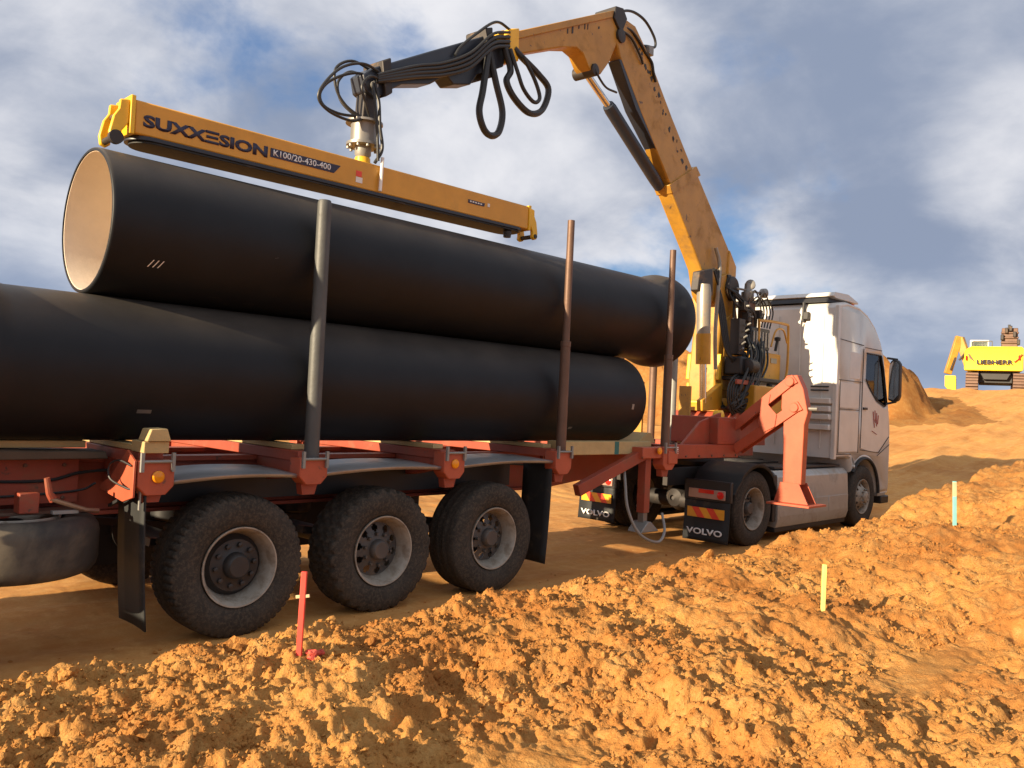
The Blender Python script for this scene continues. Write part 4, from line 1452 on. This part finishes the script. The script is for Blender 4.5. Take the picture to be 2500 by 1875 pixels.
cplate('hose_clamp', [(5.86, 5.78), (5.95, 5.74), (5.90, 5.22), (5.82, 5.26)], .30, 'dark_steel', par=ext)
cplate('hose_clamp', [(7.22, 4.98), (7.32, 4.92), (7.26, 4.60), (7.18, 4.66)], .28, 'dark_steel', par=ext)
# rams
MB().tube([C(3.95, 0, 5.98), C(3.36, .0, 5.70)], .045, 16).build('jib_ram_rod', 'chrome', CR)
MB().tube([C(3.42, 0, 5.73), C(3.36, 0, 5.70), C(2.20, 0, 5.08), C(2.04, 0, 4.99)], [.075, .085, .085, .075], 18).build('jib_ram', 'charcoal', CR)
lr = MB().tube([C(1.14, .30, 3.72), C(1.14, .30, 3.60), C(1.10, .30, 2.95), C(1.075, .30, 2.55)], [.085, .105, .10, .098], 20).build('lift_ram', 'grey_cyl', CR)
MB().lathe([(0, .108), (.45, .108)], C(1.075, .30, 2.55), C(1.10, .30, 2.95) - C(1.075, .30, 2.55), 20, True, True).build('ram_gland', 'yellow', lr)
MB().tube([C(1.075, .30, 2.55), C(1.03, .30, 1.98)], .052, 16).build('lift_ram_rod', 'chrome', CR)
cplate('ram_lug', [(.50, 1.90), (1.12, 1.86), (1.14, 2.02), (.95, 2.10), (.5, 2.3)], .10, 'yellow', off=.30)
cplate('ram_head', [(1.0, 3.55), (1.3, 3.62), (1.25, 3.9), (.85, 4.0), (.80, 3.6)], .12, 'dark_steel', off=.22)
for s, zc, rr in ((1.16, 1.80, .085), (.72, 1.70, .07)):
    MB().lathe([(-.06, rr * .8), (-.05, rr), (.05, rr), (.06, rr * .8)], C(s, .62, zc), cn, 20, True, True).build('valve_cap', 'yellow_clean', CR)
# operator platform, oil tank, valves
MB().box(8.46, 9.72, .46, .80, 1.80, 2.29).build('oil_tank', 'yellow', CR, .02)
MB().lathe([(0, .05), (.06, .05), (.065, 0)], (9.2, .62, 2.29), (0, 0, 1), 16).build('tank_cap', 'black', CR)
MB().box(8.35, 10.12, .55, 1.55, 2.36, 2.42).build('platform', 'black', CR, .01)
MB().box(8.9, 9.9, .80, 1.45, 2.425, 2.86).build('valve_cabinet', 'yellow', CR, .02)
for x in (9.0, 9.14, 9.3):
    MB().tube([(x, .775, 2.44), (x, .775, 2.80)], .03, 10).build('filter_canister', 'yellow_clean', CR)
MB().box(9.55, 9.75, .792, .798, 2.70, 2.78).build('warning_label', 'grey', CR)
MB().tube(catmull([(8.98, .72, 2.42), (8.98, .72, 3.25), (9.05, .72, 3.34), (9.85, .72, 3.36), (9.96, .72, 3.28), (9.98, .72, 2.7), (9.92, .72, 2.42)], 5), .022, 8).build('handrail', 'yellow', CR)
MB().tube(catmull([(9.35, .70, 2.95), (9.5, .70, 3.22), (9.75, .70, 3.25), (9.9, .70, 3.05)], 6), .016, 8).build('lever_guard', 'yellow', CR)
MB().box(8.75, 9.35, .72, 1.12, 2.88, 3.22).build('valve_block', 'black', CR, .02)
for k in range(6):
    MB().box(8.78 + k * .095, 8.83 + k * .095, .70, .73, 2.92, 3.16).build('valve_spool', 'grey', CR, .004)
MB().tube([(9.62, .76, 2.90), (9.64, .74, 3.08)], .025, 8).build('joystick', 'black', CR)
MB().lathe([(0, .0), (.01, .05), (.06, .055), (.08, .0)], (9.64, .74, 3.06), (0, 0, 1), 12).build('joystick_knob', 'black', CR)
MB().box(8.30, 8.72, .62, .92, 2.44, 2.72).build('hydraulic_pump', 'black', CR, .03)
MB().lathe([(-.12, .06), (-.10, .11), (.10, .11), (.12, .06)], (8.50, .58, 2.58), (1, 0, 0), 16, True, True).build('pump_motor', 'dark_steel', CR)
MB().box(8.34, 8.52, .70, .86, 2.75, 3.30).build('valve_stack', 'dark_steel', CR, .01)
for k in range(5):
    MB().tube([(8.36 + k * .035, .69, 2.80 + k * .1), (8.30 + k * .05, .60, 2.84 + k * .1)], .014, 8).build('valve_fitting', 'galv', CR)
MB().box(8.10, 8.60, .56, .60, 2.29, 2.36).build('tank_bracket', 'red', CR, .006)
# manifold mast above
MB().box(8.78, 9.0, .80, 1.0, 3.22, 3.62).build('manifold', 'rust', CR, .02)
MB().lathe([(3.62, .09), (3.64, .10), (3.78, .10), (3.80, .06), (3.92, .05), (3.94, 0)], (8.9, .9, 0), (0, 0, 1), 18).build('accumulator', 'grey', CR)
MB().tube([(8.55, .9, 3.80), (9.35, .9, 3.82)], .018, 8).build('lamp_bar', 'grey', CR)
for x, d in ((8.95, -1), (9.35, 1)):
    MB().lathe([(-.06, .03), (-.02, .075), (.05, .08), (.06, .06), (.06, 0)], (x, .88, 3.90 if d < 0 else 3.82), (d, -.4, .1), 16).build('work_lamp', 'grey', CR)
MB().tube([(8.5, .9, 3.75), (8.5, .9, 3.2)], .02, 8).build('lamp_post', 'black', CR)


def hose(pts, r=.018, par=None, n=8, m='hose'):
    return MB().tube(catmull(pts, n), r, 8).build('hose', m, par or CR)


# boom and tip hoses
hose([C(5.90, .13, 5.62), C(5.93, .16, 5.45), C(6.02, .2, 5.05), C(6.06, .2, 4.82), C(5.98, .2, 4.66), C(5.86, .2, 4.62), C(5.74, .2, 4.70), C(5.70, .2, 4.92), C(5.80, .18, 5.2), C(5.88, .14, 5.5)], .036, ext)
hose([C(5.66, .16, 5.62), C(5.60, .2, 5.40), C(5.68, .22, 5.25), C(5.56, .24, 5.10), C(5.30, .24, 5.02), C(5.08, .24, 5.12), C(4.98, .24, 5.38), C(5.14, .22, 5.50), C(5.42, .18, 5.62), C(5.50, .15, 5.68)], .036, jib)
hose([C(5.62, .2, 5.62), C(5.55, .26, 5.38), C(5.46, .28, 5.22), C(5.28, .28, 5.14), C(5.18, .28, 5.22), C(5.26, .26, 5.40), C(5.42, .22, 5.60)], .022, jib)
for dz, dr in ((0, .02), (.05, .018), (-.05, .02), (.10, .015)):
    hose([C(5.60, .16, 5.72 + dz), C(5.9, .19, 5.58 + dz), C(6.2, .17, 5.28 + dz), C(6.55, .15, 5.08 + dz * .8), C(6.9, .15, 4.94 + dz * .7), C(7.25, .16, 4.78 + dz * .5), C(7.38, .15, 4.72 + dz * .4)], dr, ext)
hose([C(5.55, .14, 5.86), C(5.8, .14, 5.86), C(6.1, .14, 5.62), C(6.3, .13, 5.42), C(6.38, .13, 5.30)], .015, ext)
for pts in ([(7.30, .12, 4.80), (7.52, .12, 4.82), (7.74, .10, 4.72), (7.92, .10, 4.52), (7.96, .08, 4.38), (7.84, .08, 4.30), (7.62, .10, 4.28), (7.48, .10, 4.34)],
            [(7.30, .08, 4.74), (7.55, .06, 4.74), (7.80, .04, 4.60), (7.90, .02, 4.46), (7.86, .02, 4.36), (7.70, .04, 4.33), (7.50, .06, 4.36)],
            [(7.34, .02, 4.84), (7.56, .0, 4.86), (7.72, -.02, 4.74), (7.70, -.02, 4.56), (7.60, .0, 4.44), (7.46, .04, 4.37)],
            [(7.30, -.06, 4.78), (7.50, -.08, 4.80), (7.64, -.08, 4.66), (7.62, -.06, 4.50), (7.54, .0, 4.40), (7.44, .04, 4.36)],
            [(7.28, .14, 4.72), (7.46, .16, 4.72), (7.56, .16, 4.60), (7.50, .15, 4.46), (7.42, .12, 4.36)]):
    hose([C(*q) for q in pts], .013, ext)
hose([C(7.40, .13, 4.70), C(7.36, .16, 4.52), C(7.34, .17, 4.3), C(7.30, .17, 4.1), C(7.36, .15, 3.96)], .016, ext)
hose([C(7.42, .13, 4.68), C(7.42, .18, 4.5), C(7.38, .19, 4.2), C(7.34, .17, 3.98)], .014, ext)
# elbow hoses
hose([C(3.44, .10, 6.84), C(3.30, .10, 6.98), C(3.05, .1, 7.06), C(2.76, .1, 7.05), C(2.52, .1, 6.92), C(2.50, .1, 6.80), C(2.70, .1, 6.74), C(2.82, .1, 6.70)], .018, boom)
hose([C(3.40, .10, 6.74), C(3.18, .14, 6.76), C(2.95, .16, 6.66), C(2.82, .15, 6.60), C(2.66, .16, 6.52), C(2.60, .16, 6.40), C(2.52, .15, 6.30)], .018, boom)
hose([C(3.42, .14, 6.68), C(3.2, .17, 6.64), C(2.98, .17, 6.50), C(2.88, .16, 6.42)], .016, boom)
hose([C(3.98, .14, 6.02), C(3.90, .17, 5.90), C(3.70, .15, 5.84), C(3.45, .14, 5.86)], .014, boom)
MB().box(*(lambda a: (a.x - .05, a.x + .05, a.y - .04, a.y + .04, a.z - .06, a.z + .06))(C(2.70, .14, 6.66))).build('hose_bracket', 'grey', boom, .01)
# bundle round the column and valves
random.seed(5)
for k in range(9):
    x0 = 8.55 + .07 * k
    hose([(x0 + .25, .78, 2.95 + random.uniform(0, .2)), (x0 + random.uniform(-.05, .15), .66 + random.uniform(0, .1), 2.62), (x0 - .15 - .03 * k, .62 + random.uniform(-.04, .1), 2.30 + random.uniform(-.1, .1)), (x0 - .30, .66, 2.02 + random.uniform(-.12, .05)), (8.25 + random.uniform(-.1, .2), .80, 1.92), (8.42, 1.0, 1.98 + random.uniform(-.04, .1))], .017)
for k in range(8):
    hose([(8.72 + .05 * k, .82, 3.20), (8.66 + .04 * k + random.uniform(-.06, .06), .78, 3.45), (8.50 + random.uniform(-.1, .2), .84, 3.62 + random.uniform(-.1, .1)), (8.42 + random.uniform(-.05, .1), .96, 3.80), tuple(C(.20 + random.uniform(-.1, .1), .24, 4.0))], .015)
for k in range(4):
    hose([tuple(C(.55 + .08 * k, .26, 4.02)), (8.02 + .04 * k, .88, 3.5), (8.05 + .05 * k, .82, 3.05), (8.15 + .06 * k, .78, 2.75 - .04 * k), (8.40 + .06 * k, .74, 2.66 - .05 * k), (8.62, .74, 2.80)], .017)
for k in range(5):
    r0 = .16 + .03 * k
    hose([(8.35 + r0 * math.cos(a) * 1.1, .60 + .02 * k, 2.12 + r0 * math.sin(a) * 1.15) for a in np.linspace(.5 + .2 * k, 5.6, 9)], .015)
hose([tuple(C(.62, .2, 4.36)), tuple(C(.55, .24, 4.1)), tuple(C(.70, .3, 3.6)), tuple(C(.72, .3, 3.0)), tuple(C(.66, .3, 2.5))], .030, None, 8, 'grey_cyl')

random.seed(21)
for k in range(10):
    a = random.uniform(0, .25)
    hose([(8.62 + .06 * k, .76, 3.05 + random.uniform(-.1, .1)), (8.52 + .05 * k + random.uniform(-.08, .1), .60 + random.uniform(-.03, .05), 2.80), (8.40 + .05 * k, .56 + random.uniform(-.02, .05), 2.52 + random.uniform(-.06, .06)), (8.22 + .04 * k, .58, 2.28 - a), (8.10 + random.uniform(0, .2), .64, 2.05 - a * .6), (8.20, .78, 1.93)], random.choice((.014, .018, .022)))
for k in range(5):
    hose([(8.75 + .08 * k, .80, 3.60), (8.85 + .10 * k, .74, 3.72 + random.uniform(-.05, .08)), (9.05 + .10 * k, .74, 3.52), (9.0 + .09 * k, .74, 3.24)], .012)
for x, z in ((8.72, 3.36), (8.60, 3.52), (9.08, 3.44)):
    MB().box(x - .05, x + .05, .74, .86, z - .07, z + .07).build('valve_body', 'dark_steel', CR, .012)
    MB().lathe([(0, .018), (-.05, .018), (-.055, 0)], (x, .74, z), AXY, 10).build('valve_fitting', 'galv', CR)
# ------------------------------------------------------------------ vacuum lifter
VL = thing('vacuum_lifter', 'orange-yellow vacuum lifting beam hanging from the crane just above the upper pipe', 'lifting beam', (1.307, .612, 3.60))


def zl(x):
    return .0135 * (x - 1.3)


def vbox(name, x0, x1, y0, y1, z0, z1, m, par=None, bevel=.006):
    return MB().hexa([(x, y, z + zl(x)) for x, y, z in ((x0, y0, z0), (x1, y0, z0), (x1, y1, z0), (x0, y1, z0), (x0, y0, z1), (x1, y0, z1), (x1, y1, z1), (x0, y1, z1))]).build(name, m, par or VL, bevel)


beam = vbox('beam', -.775, 3.385, .472, .752, 3.700, 3.950, 'lifter', None, .012)
vbox('beam_end_cap', 3.385, 3.415, .46, .764, 3.690, 3.962, 'yellow_clean')
vbox('beam_end_cap', -.81, -.775, .46, .764, 3.690, 3.975, 'yellow_clean')
b = MB()
pad = []
for k in range(17):
    a = math.pi / 2 + math.pi * k / 16
    pad.append((-.63 + .155 * math.cos(a), .612 + .155 * math.sin(a)))
for k in range(17):
    a = -math.pi / 2 + math.pi * k / 16
    pad.append((3.20 + .155 * math.cos(a), .612 + .155 * math.sin(a)))
b.prism(pad, lambda u, v: (u, v, 3.668 + zl(u)), lambda u, v: (u, v, 3.698 + zl(u)))
b.build('suction_pad', 'charcoal', VL, .006)
pad2 = [(u + (.03 if u < 0 else -.03), .612 + (v - .612) * .93) for u, v in pad]
MB().prism(pad2, lambda u, v: (u, v, 3.650 + zl(u)), lambda u, v: (u, v, 3.668 + zl(u))).build('seal_lip', 'flap', VL, .01)
UX = Vector((1, 0, .0135)).normalized()
text_part('SUXXΞSION', 'beam_lettering', 'navy', VL, (-.715, .4695, 3.762 + zl(-.7)), UX, (0, 0, 1), 1.00, .098, bold=.045)
MB().prism([(.31, 3.765), (.92, 3.772), (.985, 3.848), (.31, 3.838)], lambda u, v: (u, .467, v), lambda u, v: (u, .4715, v)).build('model_plate', 'navy', VL)
text_part('K100/20-430-400', 'plate_lettering', 'white', VL, (.335, .4655, 3.778), UX, (0, 0, 1), .55, .052, .001, .012)
MB().prism([(2.50, 3.838), (2.72, 3.842), (2.73, 3.875), (2.50, 3.872)], lambda u, v: (u, .467, v), lambda u, v: (u, .4715, v)).build('maker_plate', 'navy', VL)
for k in range(5):
    MB().box(2.52 + k * .036, 2.543 + k * .036, .4655, .4665, 3.850, 3.864).build('plate_mark', 'white', VL)
MB().box(2.77, 2.80, .469, .4712, 3.85, 3.885).build('sticker', 'white', VL)
MB().box(1.15, 1.21, .469, .4712, 3.80, 3.85).build('warning_sticker', 'peg_red', VL)
MB().box(1.15, 1.22, .469, .4712, 3.745, 3.795).build('sticker', 'white', VL)
# end brackets with rollers
for x, s in ((-.83, -1), (3.44, 1)):
    for y in (.50, .70):
        b = MB()
        b.prism([(-.02 * s, 3.94), (-.02 * s, 3.77), (.025 * s, 3.70), (.03 * s, 3.63), (.06 * s, 3.605), (.10 * s, 3.62), (.11 * s, 3.68), (.085 * s, 3.80), (.05 * s, 3.86), (.045 * s, 3.93)], lambda u, v, x=x, y=y: (x + u, y - .02, v + zl(x)), lambda u, v, x=x, y=y: (x + u, y + .02, v + zl(x)))
        b.build('end_hook', 'yellow_clean', VL, .008)
    MB().tube([(x + .07 * s, .47, 3.645 + zl(x)), (x + .07 * s, .74, 3.645 + zl(x))], .024, 12).build('hook_pin', 'dark_steel', VL)
    MB().tube([(x + .03 * s, .49, 3.83 + zl(x)), (x + .03 * s, .73, 3.83 + zl(x))], .02, 10).build('hook_pin', 'rust', VL)
MB().lathe([(-.02, .045), (-.02, .05), (.02, .05), (.02, .045)], (-.90, .47, 3.64 + zl(-.9)), AXY, 18, True, True).build('guide_roller', 'dark_steel', VL)
MB().lathe([(0, .0), (.0, .04), (.06, .045), (.10, .02)], (3.12, .52, 3.60), (0, 0, 1), 12).build('pad_stop', 'black', VL)
# rotator and hanger
tx, ty = 1.307, .612
MB().lathe([(3.945, .11), (3.96, .11), (3.965, .075), (4.02, .07), (4.03, .05)], (tx, ty, 0), (0, 0, 1), 24, True).build('beam_lug', 'yellow_clean', VL)
MB().lathe([(4.02, .055), (4.05, .075), (4.12, .075)], (tx, ty, 0), (0, 0, 1), 24).build('rotator_neck', 'galv', VL)
rt = MB().lathe([(4.12, .10), (4.125, .155), (4.150, .155), (4.155, .12), (4.30, .12), (4.325, .125), (4.33, .17), (4.35, .17), (4.355, .08), (4.36, .0)], (tx, ty, 0), (0, 0, 1), 32, True).build('rotator', 'grey', VL)
for k in range(10):
    a = 2 * math.pi * k / 10
    MB().lathe([(4.10, .014), (4.12, .014)], (tx + .137 * math.cos(a), ty + .137 * math.sin(a), 0), (0, 0, 1), 8, True, True).build('rotator_bolt', 'galv', rt)
MB().prism([(-.07, 4.35), (.07, 4.35), (.055, 4.68), (.02, 4.72), (-.02, 4.72), (-.055, 4.68)], lambda u, v: (tx + u, ty - .07, v), lambda u, v: (tx + u, ty + .07, v)).build('hanger_link', 'dark_steel', VL, .012)
MB().tube([(tx, ty - .14, 4.67), (tx, ty + .14, 4.67)], .035, 14).build('hanger_pin', 'grey', VL)
MB().tube([(tx + .10, .44, 4.02), (tx + .09, .44, 3.71)], .016, 10).build('white_hose_guard', 'white', VL)

# ------------------------------------------------------------------ survey pegs
def peg(x, y, h, w, m, tilt, label, name='survey_peg', cap=None):
    z = gz(x, y)
    t = thing(name, label, 'survey peg', (x, y, z))
    top = Vector((x + tilt[0] * h, y + tilt[1] * h, z + h))
    bot = Vector((x - tilt[0] * .1, y - tilt[1] * .1, z - .1))
    d = (top - bot).normalized()
    MB().beam(bot, top, w, w * .85, (1, 1, 0)).build('stake_post', m, t, .003)
    if cap:
        MB().beam(top - d * .16, top - d * .01, w * 1.04, w * .90, (1, 1, 0)).build('painted_tip', cap, t, .003)
    return t


pr = peg(-.46, -1.60, .47, .032, 'peg_red', (.015, .0), 'fluorescent red wooden survey peg in the soil before the rear tyres')
zt_ = gz(-.46, -1.60)
MB().beam((-.485, -1.575, zt_ + .325), (-.43, -1.632, zt_ + .335), .010, .018).build('cross_lath', 'wood_raw', pr, .002)
peg(3.12, -3.06, .34, .030, 'peg_yel', (.0, .0), 'lime-yellow survey peg standing alone on the soil bank', cap='peg_yel')
peg(6.60, -2.92, .47, .034, 'peg_blue', (-.05, .02), 'turquoise survey peg on the bank near the right edge', cap='wood_raw')
# paint-sprayed clods at the red peg
mt['sprayed'] = M('sprayed_soil', (0.62, 0.09, 0.06), 0.8, dirt=0.3, bump=0.5)
for dx, dy, s, lab in ((.07, -.03, .034, 'largest red-sprayed soil clod right at the foot of the red peg'), (.13, -.02, .024, 'middle red-sprayed soil clod beside the red peg'), (.20, -.06, .017, 'smallest red-sprayed soil clod, furthest from the red peg')):
    v = clod_shape(IV2, 0) * s + np.array([-.46 + dx, -1.60 + dy, gz(-.46 + dx, -1.60 + dy) + s * .4])
    o = MB().add([tuple(q) for q in v], [tuple(q) for q in IF2]).build('painted_clod', 'sprayed', None)
    tag(o, lab, 'soil clod', 'red sprayed clods')
# larger stones one can pick out
for i, (x, y, s, lab) in enumerate(((-.60, -1.12, .060, 'rounded soil lump on the bank edge in front of the rearmost tyre'), (.66, -2.92, .062, 'rounded stone low in the middle of the soil bank'), (.30, -2.52, .05, 'small stone left of the rounded stone on the bank'), (2.35, -1.36, .055, 'soil lump on the bank edge before the gap behind the trailer wheels'), (-1.55, -1.18, .045, 'soil lump on the bank edge near the left picture border'))):
    v = clod_shape(IV2, 0) * s
    v = v + np.array([x, y, gz(x, y) + s * .15])
    o = MB().add([tuple(q) for q in v], [tuple(q) for q in IF2]).build('stone', 'soil', None, ang=12)
    tag(o, lab, 'stone')

# ------------------------------------------------------------------ excavator on the crest
EXL = Vector((44.6, 6.8, 0))
ez = 3.62
EXC = thing('excavator', 'yellow tracked excavator seen from behind on the crest of the dirt ramp', 'excavator', (44.6, 6.8, ez))
ER = Vector((.262, -.965, 0))
EF = Vector((.965, .262, 0))


def Ex(u, w, z):
    return EXL + ER * (u * .9) + EF * w + Vector((0, 0, ez + z))


def ebox(name, u0, u1, w0, w1, z0, z1, m, par=None, bevel=.03):
    return MB().hexa([Ex(u0, w0, z0), Ex(u1, w0, z0), Ex(u1, w1, z0), Ex(u0, w1, z0), Ex(u0, w0, z1), Ex(u1, w0, z1), Ex(u1, w1, z1), Ex(u0, w1, z1)]).build(name, m, par or EXC, bevel)


for u in (-1.32, 1.02):
    tp = []
    for a in range(90, 271, 20):
        tp.append((.1 + .48 * math.cos(rad(a)), .5 + .48 * math.sin(rad(a))))
    for a in range(-90, 91, 20):
        tp.append((3.6 + .48 * math.cos(rad(a)), .5 + .48 * math.sin(rad(a))))
    tr_ = MB().prism(tp, lambda a, b_, u=u: Ex(u, a, b_), lambda a, b_, u=u: Ex(u + .62, a, b_)).build('track', 'rust', EXC, .02)
    for k in range(6):
        z0 = .08 + k * .15
        ebox('track_shoe', u - .01, u + .63, -.40 - (.03 if 0 < k < 5 else -.06), -.36, z0, z0 + .11, 'rust', tr_, .01)
ebox('undercarriage', -.68, 1.0, .3, 3.2, .45, 1.05, 'black')
MB().prism([(-.66, 1.03), (-.45, .62), (.75, .62), (.98, 1.03)], lambda a, b_: Ex(a, .0, b_), lambda a, b_: Ex(a, 2.6, b_)).build('belly', 'black', EXC, .03)
cw = MB().prism([(-1.42, 1.10), (-1.36, 1.05), (1.40, 1.05), (1.48, 1.12), (1.48, 2.18), (1.40, 2.28), (-1.10, 2.28), (-1.42, 2.08)], lambda a, b_: Ex(a, -.55 + .10 * (a / 1.5) ** 2, b_), lambda a, b_: Ex(a, .5, b_)).build('counterweight', 'exc', EXC, .06)
ebox('engine_cover', -1.30, 1.42, .5, 3.3, 1.10, 2.25, 'exc')
ebox('walkway_rail', -1.05, -.05, .2, .26, 2.58, 2.63, 'grey')
ebox('cab', -1.2, -.2, 1.6, 3.2, 2.1, 2.80, 'white_paint')
ebox('cab_window', -1.12, -.28, 1.585, 1.6, 2.32, 2.70, 'glass')
for u in (-1.03, -.55, -.08):
    ebox('rail_post', u, u + .05, .2, .25, 2.28, 2.6, 'grey')
ebox('exhaust_guard', .40, 1.20, .3, 1.0, 2.28, 3.30, 'rust')
for z_ in (2.5, 2.75, 3.0):
    ebox('guard_slat', .36, 1.24, .22, .3, z_, z_ + .10, 'rust')
for u, z in ((.35, 2.95), (.55, 3.30), (.95, 3.10), (1.15, 2.70), (.75, 3.40)):
    ebox('exhaust_fitting', u, u + .16, .1, .5, z - .28, z, 'dark_steel')
MB().tube([Ex(.76, .4, 3.1), Ex(.76, .4, 3.48)], .06, 10).build('exhaust_stack', 'black', EXC)
ebox('tail_light', -1.36, -1.28, -.60, -.40, 1.55, 1.80, 'redlens')
ebox('tail_light', 1.22, 1.32, -.60, -.40, 1.60, 1.85, 'redlens')
for s in (-1, 1):
    MB().prism([(s * 1.30 + .04, 1.90), (s * 1.30 + .04 + .07, 1.90), (s * .98 + .07, 1.48), (s * .98 + .02, 1.52), (s * 1.20 + .04, 1.66)], lambda a, b_: Ex(a, -.60, b_), lambda a, b_: Ex(a, -.40, b_)).build('decal_stripe', 'rust' if s < 0 else 'chev_r', EXC)
text_part('LIEBHERR', 'rear_lettering', 'navy', EXC, Ex(-.80, -.585, 1.36), ER, (0, 0, 1), 1.60, .24, bold=.03)
# stick and bucket reaching down left of the machine
MB().beam(Ex(-1.15, 2.6, 1.3), Ex(-1.78, 2.8, 3.0), .34, .42).build('boom_arm', 'boom', EXC, .03)
MB().beam(Ex(-1.80, 2.7, 3.08), Ex(-2.36, 2.5, 1.0), .26, .36).build('stick', 'boom', EXC, .03)
MB().tube([Ex(-1.42, 2.4, 2.2), Ex(-1.75, 2.4, 1.75)], .05, 8).build('stick_ram', 'dark_steel', EXC)
MB().tube([Ex(-1.95, 2.3, 1.9), Ex(-2.2, 2.3, 1.2)], .05, 8).build('bucket_ram', 'dark_steel', EXC)
MB().prism([(-2.50, .90), (-1.90, .90), (-1.86, .05), (-2.05, -.06), (-2.48, .30)], lambda a, b_: Ex(a, 2.3, b_), lambda a, b_: Ex(a, 3.2, b_)).build('bucket', 'exc', EXC, .03)
ebox('boom', -1.0, -.4, 2.2, 5.0, 1.4, 2.2, 'yellow')
